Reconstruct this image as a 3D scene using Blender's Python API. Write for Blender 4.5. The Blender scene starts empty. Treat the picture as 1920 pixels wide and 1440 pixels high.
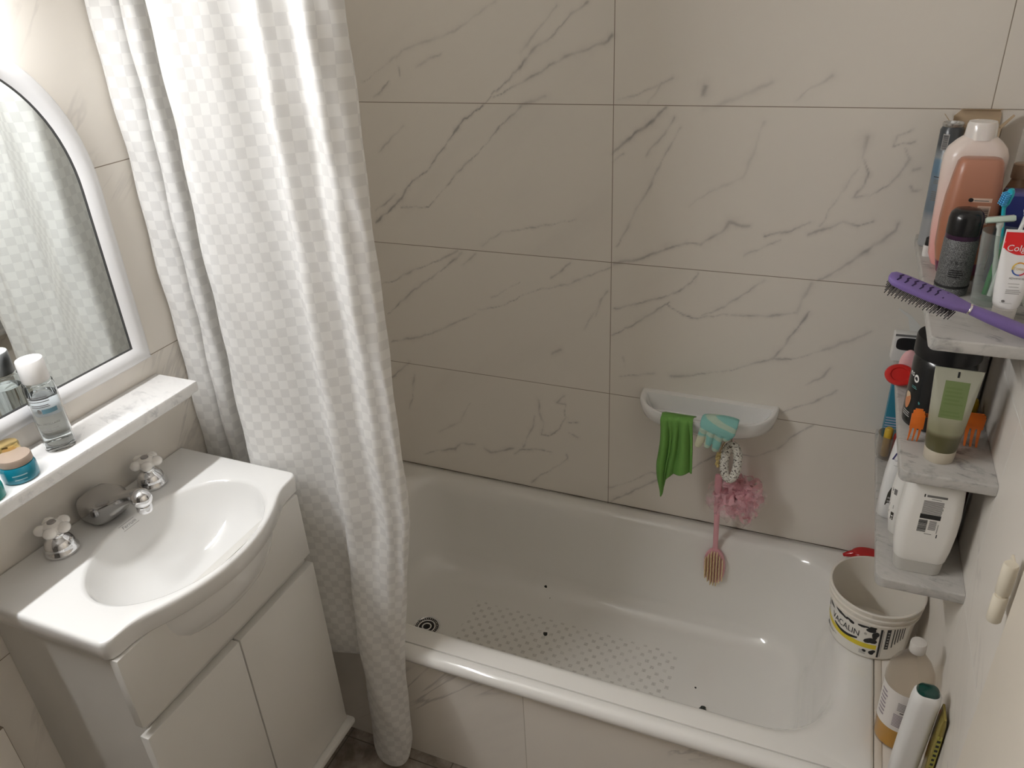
import bpy, bmesh, math, random
import numpy as np
from mathutils import Vector, Matrix
random.seed(7); np.random.seed(7)
scene = bpy.context.scene
C = scene.collection
PI = math.pi
XR, YB, ZT = 1.565, 1.80, 2.40          # right wall, back wall, ceiling
TW, TH = .755, .3775                    # wall tile
Y0 = -1.70                              # front wall behind the camera

# ------------------------------------------------------------------ materials
def newmat(name):
    m = bpy.data.materials.new(name); m.use_nodes = True
    nt = m.node_tree
    for n in list(nt.nodes): nt.nodes.remove(n)
    out = nt.nodes.new('ShaderNodeOutputMaterial')
    b = nt.nodes.new('ShaderNodeBsdfPrincipled')
    nt.links.new(b.outputs[0], out.inputs[0])
    return m, nt, b, out

class NB:
    def __init__(s, nt): s.nt = nt
    def lk(s, a, b): s.nt.links.new(a, b)
    def node(s, t, **k):
        n = s.nt.nodes.new(t)
        for a, v in k.items(): setattr(n, a, v)
        return n
    def setin(s, sock, v):
        if isinstance(v, bpy.types.NodeSocket): s.lk(v, sock)
        else: sock.default_value = v
    def math(s, op, a, b=None, c=None, clamp=False):
        n = s.node('ShaderNodeMath', operation=op, use_clamp=clamp)
        s.setin(n.inputs[0], a)
        if b is not None: s.setin(n.inputs[1], b)
        if c is not None: s.setin(n.inputs[2], c)
        return n.outputs[0]
    def maprange(s, v, a, b, c=0., d=1., smooth=True):
        n = s.node('ShaderNodeMapRange', interpolation_type='SMOOTHSTEP' if smooth else 'LINEAR')
        s.setin(n.inputs[0], v)
        for i, x in zip((1, 2, 3, 4), (a, b, c, d)): n.inputs[i].default_value = x
        return n.outputs[0]
    def mix(s, f, a, b):
        n = s.node('ShaderNodeMix', data_type='RGBA')
        s.setin(n.inputs[0], f)
        for k, v in ((6, a), (7, b)):
            if isinstance(v, bpy.types.NodeSocket): s.lk(v, n.inputs[k])
            else: n.inputs[k].default_value = (*v[:3], 1)
        return n.outputs[2]
    def noise(s, vec, scale, detail=3., rough=.5, dist=0.):
        n = s.node('ShaderNodeTexNoise')
        if vec is not None: s.lk(vec, n.inputs['Vector'])
        n.inputs['Scale'].default_value = scale; n.inputs['Detail'].default_value = detail
        n.inputs['Roughness'].default_value = rough; n.inputs['Distortion'].default_value = dist
        return n.outputs['Fac']
    def comb(s, x, y, z=0.):
        n = s.node('ShaderNodeCombineXYZ')
        s.setin(n.inputs[0], x); s.setin(n.inputs[1], y); s.setin(n.inputs[2], z)
        return n.outputs[0]
    def sep(s, v):
        n = s.node('ShaderNodeSeparateXYZ'); s.lk(v, n.inputs[0]); return n.outputs
    def pos(s): return s.node('ShaderNodeNewGeometry').outputs['Position']
    def objco(s): return s.node('ShaderNodeTexCoord').outputs['Object']
    def mapping(s, v, rot=(0, 0, 0), scale=(1, 1, 1), loc=(0, 0, 0)):
        n = s.node('ShaderNodeMapping'); s.lk(v, n.inputs[0])
        n.inputs[1].default_value = loc; n.inputs[2].default_value = rot; n.inputs[3].default_value = scale
        return n.outputs[0]
    def bump(s, h, strength=.2, dist=.002):
        n = s.node('ShaderNodeBump'); s.lk(h, n.inputs['Height'])
        n.inputs['Strength'].default_value = strength; n.inputs['Distance'].default_value = dist
        return n.outputs[0]

_mats = {}
def mat(name, col, rough=.4, metal=0., trans=0., ior=1.45, alpha=1., coat=0., sss=0., emis=None, spec=.5, vary=.04, bumpy=0., bscale=200.):
    if name in _mats: return _mats[name]
    m, nt, b, out = newmat(name); N = NB(nt)
    b.inputs['Roughness'].default_value = rough; b.inputs['Metallic'].default_value = metal
    b.inputs['Transmission Weight'].default_value = trans; b.inputs['IOR'].default_value = ior
    b.inputs['Alpha'].default_value = alpha; b.inputs['Coat Weight'].default_value = coat
    b.inputs['Specular IOR Level'].default_value = spec
    if sss: b.inputs['Subsurface Weight'].default_value = sss; b.inputs['Subsurface Radius'].default_value = (.01, .008, .006); b.inputs['Subsurface Scale'].default_value = .5
    if vary and trans < .5:
        nz = N.noise(N.objco(), 14., 3.)
        lo = tuple(max(0, c * (1 - vary)) for c in col); hi = tuple(min(1, c * (1 + vary)) for c in col)
        N.lk(N.mix(nz, lo, hi), b.inputs['Base Color'])
    else: b.inputs['Base Color'].default_value = (*col, 1)
    if bumpy: N.lk(N.bump(N.noise(N.objco(), bscale, 2.), bumpy, .001), b.inputs['Normal'])
    if emis: b.inputs['Emission Color'].default_value = (*emis[0], 1); b.inputs['Emission Strength'].default_value = emis[1]
    _mats[name] = m
    return m

TILE = (.765, .722, .66)
def tile_mat(name, axis, u0, v0=1.5074, grout=(.27, .225, .175), gw=.0008, attr=False, base=TILE, veincol=(.34, .315, .30), vein=1., tw=TW, th=TH, rough=.36):
    m, nt, b, out = newmat(name); N = NB(nt)
    p = N.sep(N.pos()); u = p[0] if axis == 'x' else p[1]; v = p[2]
    if axis == 'xy': u, v = p[0], p[1]
    un = N.math('DIVIDE', N.math('SUBTRACT', u, u0), tw); vn = N.math('DIVIDE', N.math('SUBTRACT', v, v0), th)
    def edge(t, w):
        f = N.math('FRACT', t); return N.math('MULTIPLY', N.math('MINIMUM', f, N.math('SUBTRACT', 1., f)), w)
    d = N.math('MINIMUM', edge(un, tw), edge(vn, th))
    g = N.maprange(d, gw * .75, gw * 1.5, 1., 0.)
    wn = N.node('ShaderNodeTexWhiteNoise', noise_dimensions='3D')
    N.lk(N.comb(N.math('FLOOR', un), N.math('FLOOR', vn), 3.), wn.inputs['Vector'])
    rnd = N.node('ShaderNodeVectorMath', operation='SCALE'); N.lk(wn.outputs['Color'], rnd.inputs[0]); rnd.inputs['Scale'].default_value = 8.
    add = N.node('ShaderNodeVectorMath', operation='ADD'); N.lk(N.comb(u, v, 0.), add.inputs[0]); N.lk(rnd.outputs[0], add.inputs[1])
    q = add.outputs[0]
    r = N.mapping(N.mapping(q, rot=(0, 0, -.75)), scale=(1.6, 6.5, 1))
    n1 = N.noise(r, 1., 5., .55, .6)
    ridge = N.maprange(N.math('ABSOLUTE', N.math('SUBTRACT', n1, .5)), 0., .02, 1., 0.)
    msk = N.maprange(N.noise(q, 3.2, 2.), .5, .66)
    vv = N.math('MULTIPLY', N.math('MULTIPLY', ridge, msk), .75 * vein)
    soft = N.math('MULTIPLY', N.maprange(N.noise(r, .7, 4., .6), .52, .8), .22)
    if attr:
        a = N.node('ShaderNodeAttribute', attribute_name='vein')
        vv = N.math('ADD', N.math('MULTIPLY', vv, .0), a.outputs['Fac'], clamp=True); soft = N.math('MULTIPLY', soft, .5)
    c = N.mix(N.math('ADD', vv, soft, clamp=True), base, veincol)
    c = N.mix(N.math('MULTIPLY', N.noise(q, 2.2, 2.), .16), c, (.79, .755, .70))
    N.lk(N.mix(g, c, grout), b.inputs['Base Color'])
    N.lk(N.maprange(g, 0, 1, rough, .8), b.inputs['Roughness'])
    wav = N.math('MULTIPLY', N.noise(N.pos(), 9., 1.), .15)
    N.lk(N.bump(N.math('SUBTRACT', wav, g), .35, .0012), b.inputs['Normal'])
    b.inputs['Specular IOR Level'].default_value = .42
    return m

def marble_mat(name, base, vein, sc=(3, 30, 30), rough=.25, amount=.85):
    m, nt, b, out = newmat(name); N = NB(nt)
    p = N.pos()
    r = N.mapping(N.mapping(p, rot=(.2, .15, .35)), scale=sc)
    n1 = N.noise(r, 1., 6., .62, .8)
    ridge = N.maprange(N.math('ABSOLUTE', N.math('SUBTRACT', n1, .5)), 0., .06, 1., 0.)
    blot = N.maprange(N.noise(p, 24., 4., .6), .42, .72)
    f = N.math('MULTIPLY', N.math('ADD', N.math('MULTIPLY', ridge, blot), N.math('MULTIPLY', N.maprange(n1, .5, .75), .35), clamp=True), amount)
    N.lk(N.mix(f, base, vein), b.inputs['Base Color'])
    b.inputs['Roughness'].default_value = rough
    return m

def floor_mat():
    m, nt, b, out = newmat('floor_tiles'); N = NB(nt)
    p = N.pos(); s = N.sep(p)
    n1 = N.noise(p, 9., 7., .65, .8); n2 = N.noise(p, 34., 4., .6)
    f = N.math('ADD', N.math('MULTIPLY', n1, .7), N.math('MULTIPLY', n2, .3))
    c = N.mix(N.maprange(f, .36, .66), (.17, .14, .115), (.42, .37, .32))
    def edge(t, w, o):
        fr = N.math('FRACT', N.math('DIVIDE', N.math('SUBTRACT', t, o), w)); return N.math('MULTIPLY', N.math('MINIMUM', fr, N.math('SUBTRACT', 1., fr)), w)
    g = N.maprange(N.math('MINIMUM', edge(s[0], .30, .245), edge(s[1], .30, 1.075)), .001, .002, 1., 0.)
    N.lk(N.mix(g, c, (.12, .10, .085)), b.inputs['Base Color']); b.inputs['Roughness'].default_value = .3
    return m

def enamel_mat():
    m, nt, b, out = newmat('tub_enamel'); N = NB(nt)
    s = N.sep(N.pos())
    # staggered grey anti-slip dots on the tub bottom
    P = .0178
    uu = N.math('DIVIDE', s[0], P); vv = N.math('DIVIDE', s[1], P)
    a = N.math('ADD', uu, vv); c = N.math('SUBTRACT', uu, vv)
    def cen(t): return N.math('ABSOLUTE', N.math('SUBTRACT', N.math('FRACT', N.math('MULTIPLY', t, .5)), .5))
    ca, cb = cen(a), cen(c)
    dot = N.maprange(N.math('ADD', ca, cb), .24, .36, 1., 0.)
    nz = N.noise(N.pos(), 420., 1.); nz2 = N.noise(N.pos(), 16., 2.)
    dot = N.math('MULTIPLY', dot, N.maprange(nz, .34, .5)); dot = N.math('MULTIPLY', dot, N.maprange(nz2, .3, .62, .35, 1.))
    def rng(v, lo, hi): return N.math('MULTIPLY', N.maprange(v, lo - .004, lo + .004), N.maprange(v, hi - .004, hi + .004, 1., 0.))
    msk = N.math('MULTIPLY', rng(s[0], .395, 1.02), rng(s[1], 1.33, 1.585)); msk = N.math('MULTIPLY', msk, N.maprange(s[2], .09, .10, 1., 0.))
    f = N.math('MULTIPLY', N.math('MULTIPLY', dot, msk), .6)
    N.lk(N.mix(f, (.80, .785, .75), (.34, .32, .29)), b.inputs['Base Color'])
    N.lk(N.maprange(f, 0., 1., .1, .5), b.inputs['Roughness']); b.inputs['Coat Weight'].default_value = .3
    return m

def curtain_mat():
    m, nt, b, out = newmat('damask_fabric'); N = NB(nt)
    uv = N.node('ShaderNodeUVMap').outputs[0]
    ck = N.node('ShaderNodeTexChecker'); N.lk(uv, ck.inputs['Vector']); ck.inputs['Scale'].default_value = 1.
    f = ck.outputs['Fac']
    N.lk(N.mix(f, (.83, .825, .81), (.72, .715, .705)), b.inputs['Base Color'])
    N.lk(N.maprange(f, 0., 1., .31, .6), b.inputs['Roughness'])
    b.inputs['Sheen Weight'].default_value = .25
    s = N.sep(uv)
    wv = N.math('ADD', N.math('SINE', N.math('MULTIPLY', s[0], 180.)), N.math('SINE', N.math('MULTIPLY', s[1], 180.)))
    N.lk(N.bump(N.math('ADD', N.math('MULTIPLY', f, .6), N.math('MULTIPLY', wv, .1)), .25, .0006), b.inputs['Normal'])
    t = N.node('ShaderNodeBsdfTranslucent'); t.inputs[0].default_value = (.78, .76, .70, 1)
    mx = N.node('ShaderNodeMixShader'); mx.inputs[0].default_value = .22
    N.lk(b.outputs[0], mx.inputs[1]); N.lk(t.outputs[0], mx.inputs[2]); N.lk(mx.outputs[0], out.inputs[0])
    return m

def gradient_mat(name, stops, h, rough=.35, trans=0.):
    """colour bands / fills of a package by height in its own space: stops = [(z, col)]"""
    m, nt, b, out = newmat(name); N = NB(nt)
    z = N.sep(N.objco())[2]
    r = N.node('ShaderNodeValToRGB'); N.lk(N.math('DIVIDE', z, h), r.inputs[0])
    el = r.color_ramp.elements
    while len(el) < len(stops): el.new(.5)
    for e, (p, c) in zip(el, stops): e.position = p / h; e.color = (*c, 1)
    N.lk(r.outputs[0], b.inputs['Base Color']); b.inputs['Roughness'].default_value = rough
    b.inputs['Transmission Weight'].default_value = trans
    return m

def speckle_mat(name, a, bcol, scale=900., lo=.45, hi=.6, rough=.5):
    m, nt, b, out = newmat(name); N = NB(nt)
    N.lk(N.mix(N.maprange(N.noise(N.objco(), scale, 2.), lo, hi), a, bcol), b.inputs['Base Color']); b.inputs['Roughness'].default_value = rough
    return m

# ------------------------------------------------------------------ mesh helpers
def finish(bm, sharp=35., smooth=True):
    bmesh.ops.recalc_face_normals(bm, faces=bm.faces)
    return bm
def link(name, bm, mats, parent=None, sharp=38., smooth=True, recalc=True):
    if recalc: bmesh.ops.recalc_face_normals(bm, faces=bm.faces[:])
    me = bpy.data.meshes.new(name); bm.to_mesh(me); bm.free()
    for mm in (mats if isinstance(mats, (list, tuple)) else [mats]): me.materials.append(mm)
    if smooth and len(me.polygons):
        me.polygons.foreach_set('use_smooth', [True] * len(me.polygons))
        me.set_sharp_from_angle(angle=math.radians(sharp))
    o = bpy.data.objects.new(name, me); C.objects.link(o)
    if parent is not None: o.parent = parent
    return o
def tag(o, label, cat, group=None):
    o['label'] = label; o['category'] = cat
    if group: o['group'] = group
    return o
def thing(name, label, cat, loc=(0, 0, 0), rotz=0., group=None, rot=None):
    o = bpy.data.objects.new(name, None); C.objects.link(o); o.location = loc
    o.rotation_euler = rot if rot else (0, 0, rotz); o.empty_display_size = .02
    return tag(o, label, cat, group)
def struct(name, bm, m, **k):
    o = link(name, bm, m, **k); o['kind'] = 'structure'; return o

def box(bm, x0, x1, y0, y1, z0, z1, bev=0., seg=2, mi=0, xf=None):
    r = bmesh.ops.create_cube(bm, size=1.)
    vs = r['verts']
    for v in vs: v.co = Vector((x0 + (v.co.x + .5) * (x1 - x0), y0 + (v.co.y + .5) * (y1 - y0), z0 + (v.co.z + .5) * (z1 - z0)))
    fs = set(f for v in vs for f in v.link_faces)
    if bev:
        es = list(set(e for v in vs for e in v.link_edges))
        r = bmesh.ops.bevel(bm, geom=es, offset=bev, segments=seg, affect='EDGES', profile=.5)
        fs |= set(r['faces']); fs = {f for f in fs if f.is_valid}
        fs |= {f for v in r['verts'] for f in v.link_faces}
    for f in fs: f.material_index = mi
    if xf is not None:
        bmesh.ops.transform(bm, matrix=xf, verts=list({v for f in fs for v in f.verts}))
    return fs
def loft(bm, rings, cap0=True, cap1=True, closed=True, mi=0):
    V = [[bm.verts.new(p) for p in r] for r in rings]
    n = len(V[0])
    for a, b in zip(V, V[1:]):
        for i in range(n if closed else n - 1):
            j = (i + 1) % n
            try: bm.faces.new((a[i], a[j], b[j], b[i])).material_index = mi
            except ValueError: pass
    if cap0: bm.faces.new(V[0][::-1]).material_index = mi
    if cap1: bm.faces.new(V[-1]).material_index = mi
    return V
def circ(cx, cy, z, rx, ry=None, n=40, a0=0.):
    ry = rx if ry is None else ry
    return [(cx + rx * math.cos(a0 + 2 * PI * i / n), cy + ry * math.sin(a0 + 2 * PI * i / n), z) for i in range(n)]
def lathe(bm, prof, n=40, cx=0., cy=0., cap0=True, cap1=True, mi=0, oval=1.):
    return loft(bm, [circ(cx, cy, z, max(r, 1e-5), max(r, 1e-5) * oval, n) for r, z in prof], cap0, cap1, True, mi)
def rrect(cx, cy, hx, hy, r, z, n=7):
    r = min(r, hx - 1e-5, hy - 1e-5); pts = []
    for k, (sx, sy) in enumerate(((1, 1), (-1, 1), (-1, -1), (1, -1))):
        for i in range(n):
            a = PI / 2 * k + PI / 2 * i / (n - 1)
            pts.append((cx + sx * (hx - r) + r * math.cos(a), cy + sy * (hy - r) + r * math.sin(a), z))
    return pts
def tube(bm, pts, r, n=8, mi=0, caps=True):
    pts = [Vector(p) for p in pts]; rings = []; up = Vector((0, 0, 1))
    rr = r if isinstance(r, (list, tuple)) else [r] * len(pts)
    for i, p in enumerate(pts):
        t = (pts[min(i + 1, len(pts) - 1)] - pts[max(i - 1, 0)]).normalized()
        a = t.cross(up if abs(t.dot(up)) < .95 else Vector((1, 0, 0))).normalized(); b = t.cross(a)
        if rings and a.dot(pa) < 0 and abs(a.dot(pa)) > .5: a, b = -a, -b
        pa = a
        rings.append([p + (a * math.cos(2 * PI * k / n) + b * math.sin(2 * PI * k / n)) * rr[i] for k in range(n)])
    return loft(bm, rings, caps, caps, True, mi)
def spline(P, m):
    """Catmull-Rom through control points, m samples"""
    P = np.array(P, float); n = len(P)
    Q = np.vstack([2 * P[0] - P[1], P, 2 * P[-1] - P[-2]])
    t = np.linspace(0, n - 1 - 1e-9, m); i = t.astype(int); f = (t - i)[:, None]
    a, b, c, d = Q[i], Q[i + 1], Q[i + 2], Q[i + 3]
    return .5 * (2 * b + (c - a) * f + (2 * a - 5 * b + 4 * c - d) * f ** 2 + (3 * b - a - 3 * c + d) * f ** 3)
def sphere(bm, c, rx, ry=None, rz=None, u=20, v=12, mi=0):
    ry = rx if ry is None else ry; rz = rx if rz is None else rz
    r = bmesh.ops.create_uvsphere(bm, u_segments=u, v_segments=v, radius=1.)
    for x in r['verts']: x.co = Vector((c[0] + x.co.x * rx, c[1] + x.co.y * ry, c[2] + x.co.z * rz))
    for f in {f for x in r['verts'] for f in x.link_faces}: f.material_index = mi
    return r['verts']
def text_pts(s, size, shear=0.):
    cu = bpy.data.curves.new('txt', 'FONT'); cu.body = s; cu.size = size; cu.align_x = 'CENTER'; cu.align_y = 'CENTER'; cu.shear = shear; cu.resolution_u = 3
    o = bpy.data.objects.new('txt', cu); C.objects.link(o)
    dg = bpy.context.evaluated_depsgraph_get(); dg.update()
    me = o.evaluated_get(dg).to_mesh()
    V = [tuple(v.co) for v in me.vertices]; F = [tuple(p.vertices) for p in me.polygons]
    o.evaluated_get(dg).to_mesh_clear(); bpy.data.objects.remove(o); bpy.data.curves.remove(cu)
    return V, F
class Print:
    """flush printing laid on a surface: surf(u, v, lift) gives the 3-D point"""
    def __init__(s, surf): s.bm = bmesh.new(); s.surf = surf; s.mats = []
    def mi(s, m):
        if m not in s.mats: s.mats.append(m)
        return s.mats.index(m)
    def rect(s, u0, u1, v0, v1, m, lift=.0003, nu=None):
        nu = nu or max(1, int(abs(u1 - u0) / .004)); k = s.mi(m)
        nv = max(1, int(abs(v1 - v0) / .006))
        g = [[s.bm.verts.new(s.surf(u0 + (u1 - u0) * i / nu, v0 + (v1 - v0) * j / nv, lift)) for i in range(nu + 1)] for j in range(nv + 1)]
        for j in range(nv):
            for i in range(nu): s.bm.faces.new((g[j][i], g[j][i + 1], g[j + 1][i + 1], g[j + 1][i])).material_index = k
    def poly(s, pts, m, lift=.0004):
        c = (sum(p[0] for p in pts) / len(pts), sum(p[1] for p in pts) / len(pts)); k = s.mi(m)
        rings = []
        for f in (1., .66, .33):
            rings.append([s.bm.verts.new(s.surf(c[0] + (p[0] - c[0]) * f, c[1] + (p[1] - c[1]) * f, lift)) for p in pts])
        cv = s.bm.verts.new(s.surf(c[0], c[1], lift)); n = len(pts)
        for a, b in zip(rings, rings[1:]):
            for i in range(n): s.bm.faces.new((a[i], a[(i + 1) % n], b[(i + 1) % n], b[i])).material_index = k
        for i in range(n): s.bm.faces.new((rings[-1][i], rings[-1][(i + 1) % n], cv)).material_index = k
    def blob(s, u, v, ru, rv, m, lift=.0004, n=14, irr=.25, rot=0.):
        ph = random.random() * 6; pts = []
        for i in range(n):
            a = 2 * PI * i / n; r = 1 + irr * math.sin(2 * a + ph) + irr * .6 * math.sin(3 * a + ph * 2)
            x, y = ru * r * math.cos(a), rv * r * math.sin(a)
            pts.append((u + x * math.cos(rot) - y * math.sin(rot), v + x * math.sin(rot) + y * math.cos(rot)))
        s.poly(pts, m, lift)
    def text(s, t, u, v, size, m, lift=.0005, shear=0., squash=1.):
        V, F = text_pts(t, size, shear); k = s.mi(m)
        vs = [s.bm.verts.new(s.surf(u + x * squash, v + y, lift)) for x, y, _ in V]
        for f in F:
            try: s.bm.faces.new([vs[i] for i in f]).material_index = k
            except ValueError: pass
    def lines(s, u0, u1, v0, v1, n, m, lift=.0003, gap=.5, ragged=.25):
        h = (v1 - v0) / n
        for i in range(n): s.rect(u0, u1 - (u1 - u0) * ragged * random.random(), v0 + i * h, v0 + i * h + h * gap, m, lift)
    def barcode(s, u0, u1, v0, v1, m, lift=.0005, n=14, upright=True):
        L = (u1 - u0) if upright else (v1 - v0); x = 0.
        while x < L:
            w = random.choice((.4, .7, 1.1)) * L / n * .6
            if upright: s.rect(u0 + x, min(u0 + x + w, u1), v0, v1, m, lift, nu=1)
            else: s.rect(u0, u1, v0 + x, min(v0 + x + w, v1), m, lift)
            x += w + random.choice((.5, .8)) * L / n * .6
    def done(s, name, parent, label=None):
        o = link(name, s.bm, s.mats, parent, recalc=False)
        if label: o['label'] = label
        return o
def lathe_surf(prof, a0=-PI / 2, cx=0., cy=0.):
    zs = [p[1] for p in prof]; rs = [p[0] for p in prof]
    def f(u, v, lift):
        r = float(np.interp(v, zs, rs)); a = a0 + u / max(r, .01); r += lift
        return (cx + r * math.cos(a), cy + r * math.sin(a), v)
    return f
def flat_surf(yfun):
    return lambda u, v, lift: (u, yfun(u, v) - lift, v)

WHITE = mat('white_print', (.85, .84, .82), .45); BLACK = mat('black_print', (.012, .012, .013), .4); GREY = mat('grey_print', (.16, .155, .15), .5)
MIDGREY = mat('mid_grey_print', (.38, .37, .36), .5)
CHROME = mat('chrome', (.78, .78, .79), .06, 1., vary=0)
CERAM = mat('white_ceramic', (.74, .735, .72), .09, coat=.4, vary=.01)
VEINS=[(3.2,0.75,[(0.42,1.504),(0.364,1.464),(0.305,1.406),(0.249,1.338),(0.195,1.303),(0.141,1.248),(0.066,1.185)]),
(2.4,0.5,[(0.519,1.503),(0.466,1.454),(0.422,1.405),(0.338,1.344),(0.283,1.281),(0.238,1.238),(0.15,1.235)]),
(2.2,0.4,[(0.14,1.273),(0.069,1.223)]),
(2.2,0.3,[(0.194,1.453),(0.148,1.41),(0.108,1.378)]),
(2.2,0.35,[(0.653,1.233),(0.563,1.21),(0.45,1.189),(0.389,1.143)]),
(2.4,0.5,[(0.318,1.123),(0.175,1.053),(0.104,1.016),(0.055,1.003)]),
(2.6,0.5,[(0.328,1.119),(0.215,1.027),(0.131,0.967),(0.062,0.912)]),
(2.4,0.4,[(0.368,1.118),(0.335,1.087)]),
(2,0.4,[(0.643,1.119),(0.587,1.073)]),
(2.2,0.42,[(0.745,1.115),(0.642,1.064),(0.558,1.037),(0.438,0.976),(0.365,0.957)]),
(2,0.3,[(0.501,1.05),(0.409,0.997)]),
(2.4,0.45,[(0.741,1.051),(0.721,1.022),(0.71,0.983)]),
(3,0.5,[(0.689,1.721),(0.644,1.691),(0.605,1.652),(0.556,1.622),(0.5,1.577),(0.442,1.529),(0.417,1.504)]),
(4,0.25,[(0.619,1.72),(0.589,1.685),(0.529,1.619)]),
(3,0.45,[(0.746,1.656),(0.734,1.646),(0.643,1.614),(0.572,1.576),(0.499,1.549),(0.446,1.523)]),
(3,0.25,[(0.464,1.725),(0.389,1.69),(0.31,1.657),(0.208,1.623),(0.084,1.561)]),
(3,0.4,[(0.208,1.623),(0.191,1.611)]),
(2,0.4,[(0.193,1.59),(0.193,1.569)]),
(2.2,0.28,[(0.316,1.621),(0.243,1.586)]),
(2.4,0.4,[(0.163,1.561),(0.11,1.518)]),
(3,0.25,[(0.58,1.525),(0.515,1.505)]),
(5,0.55,[(0.867,1.504),(0.84,1.477),(0.799,1.443),(0.754,1.396)]),
(3,0.4,[(0.78,1.397),(0.752,1.377)]),
(3,0.35,[(0.889,1.481),(0.868,1.444),(0.828,1.395)]),
(2.2,0.35,[(0.905,1.46),(0.871,1.392),(0.842,1.334),(0.815,1.277),(0.759,1.173)]),
(3.5,0.16,[(1.084,1.474),(1.058,1.377),(1.046,1.351),(0.989,1.322),(0.938,1.284)]),
(6,0.5,[(1.292,1.448),(1.289,1.407),(1.293,1.4)]),
(3.5,0.5,[(1.293,1.4),(1.304,1.373),(1.299,1.341),(1.289,1.323)]),
(2.5,0.25,[(1.283,1.386),(1.258,1.328),(1.242,1.298),(1.226,1.26)]),
(3,0.45,[(1.376,1.47),(1.351,1.456),(1.348,1.433),(1.38,1.444)]),
(3,0.4,[(1.367,1.43),(1.378,1.407),(1.361,1.376),(1.346,1.351),(1.318,1.328),(1.292,1.323)]),
(3,0.4,[(1.387,1.387),(1.402,1.393)]),
(3,0.4,[(1.387,1.353),(1.392,1.342),(1.407,1.347)]),
(4,0.45,[(0.756,1.129),(0.824,1.144),(0.881,1.174),(0.928,1.194)]),
(4,0.5,[(0.928,1.194),(0.967,1.198),(1.011,1.229),(1.029,1.25),(1.07,1.247)]),
(3,0.5,[(1.109,1.222),(1.166,1.24),(1.205,1.266)]),
(3,0.5,[(1.205,1.237),(1.247,1.259),(1.273,1.272),(1.304,1.263),(1.33,1.272)]),
(3.4,0.45,[(1.38,1.267),(1.379,1.252),(1.335,1.215),(1.291,1.173),(1.24,1.128)]),
(3,0.4,[(0.856,1.556),(0.831,1.512)]),
(3,0.3,[(0.881,1.565),(0.804,1.533),(0.758,1.519)]),
(6,0.45,[(0.951,1.548),(0.947,1.531)]),
(5,0.2,[(1.092,1.555),(1.027,1.528),(0.954,1.503)]),
(4,0.25,[(1.205,1.568),(1.173,1.545),(1.146,1.519)]),
(2.5,0.3,[(1.147,1.216),(1.069,1.173)]),
(3,0.5,[(0.964,1.122),(0.954,1.1),(0.926,1.075),(0.894,1.054),(0.827,1.029),(0.76,1.007)]),
(3,0.5,[(0.899,1.039),(0.829,0.978),(0.754,0.926)]),
(2.6,0.5,[(0.895,1.032),(0.934,1.007),(0.972,1.002),(1.059,1.024),(1.14,1.031),(1.196,1.044)]),
(3,0.38,[(1.12,1.12),(1.07,1.077),(1.034,1.043),(0.98,1.01)]),
(6,0.25,[(1.227,1.119),(1.213,1.084),(1.2,1.045)]),
(3.4,0.5,[(1.225,1.048),(1.211,1.012),(1.188,0.978),(1.16,0.916)]),
(4,0.5,[(1.16,0.918),(1.206,0.929)]),
(4,0.35,[(1.206,0.929),(1.288,0.965),(1.367,1.015)]),
(2.6,0.4,[(1.16,0.916),(1.096,0.883),(1.064,0.869),(0.999,0.854),(0.914,0.832)]),
(3,0.35,[(0.87,0.832),(0.779,0.811)]),
(3,0.25,[(0.783,0.871),(0.788,0.842)]),
(3,0.4,[(1.295,0.913),(1.283,0.889),(1.252,0.861)]),
(3,0.4,[(1.317,0.858),(1.27,0.817),(1.2,0.771)]),
(3,0.45,[(1.278,0.749),(1.221,0.696),(1.2,0.666),(1.153,0.631),(1.067,0.629),(0.983,0.557)]),
(3,0.5,[(0.12,0.753),(0.044,0.683)]),
(3,0.3,[(0.137,0.716),(0.1,0.594)]),
(3,0.22,[(0.316,0.649),(0.273,0.575),(0.191,0.52)]),
(4,0.5,[(0.538,0.697),(0.541,0.656),(0.552,0.621)]),
(2.6,0.45,[(0.552,0.621),(0.541,0.577),(0.568,0.579)]),
(3,0.35,[(0.526,0.638),(0.499,0.568),(0.482,0.521)]),
(3,0.5,[(0.619,0.721),(0.595,0.697),(0.623,0.696),(0.618,0.665),(0.622,0.65),(0.598,0.609),(0.573,0.583)]),
(3,0.5,[(0.627,0.638),(0.657,0.644)]),
(3,0.45,[(0.629,0.604),(0.657,0.594)]),
(3.4,0.5,[(0.136,0.427),(0.184,0.449),(0.252,0.469),(0.271,0.493),(0.32,0.5)]),
(4,0.45,[(0.351,0.494),(0.377,0.483),(0.451,0.512)]),
(3.4,0.5,[(0.455,0.493),(0.471,0.51),(0.527,0.525),(0.574,0.523)]),
(3.4,0.45,[(0.62,0.525),(0.627,0.512),(0.605,0.491),(0.539,0.437),(0.508,0.401)]),
(2.6,0.45,[(0.354,0.942),(0.229,0.878),(0.152,0.843),(0.069,0.817)]),
(3,0.4,[(0.754,0.438),(0.814,0.471),(0.876,0.517),(0.92,0.516)]),
(3.4,0.45,[(0.759,0.391),(0.815,0.433),(0.89,0.494),(0.978,0.571)]),
(3,0.25,[(0.722,1.02),(0.675,0.935)]),
(3,0.35,[(0.607,0.866),(0.58,0.852)])]
LAMP, EXPO = 150, 0
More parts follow.
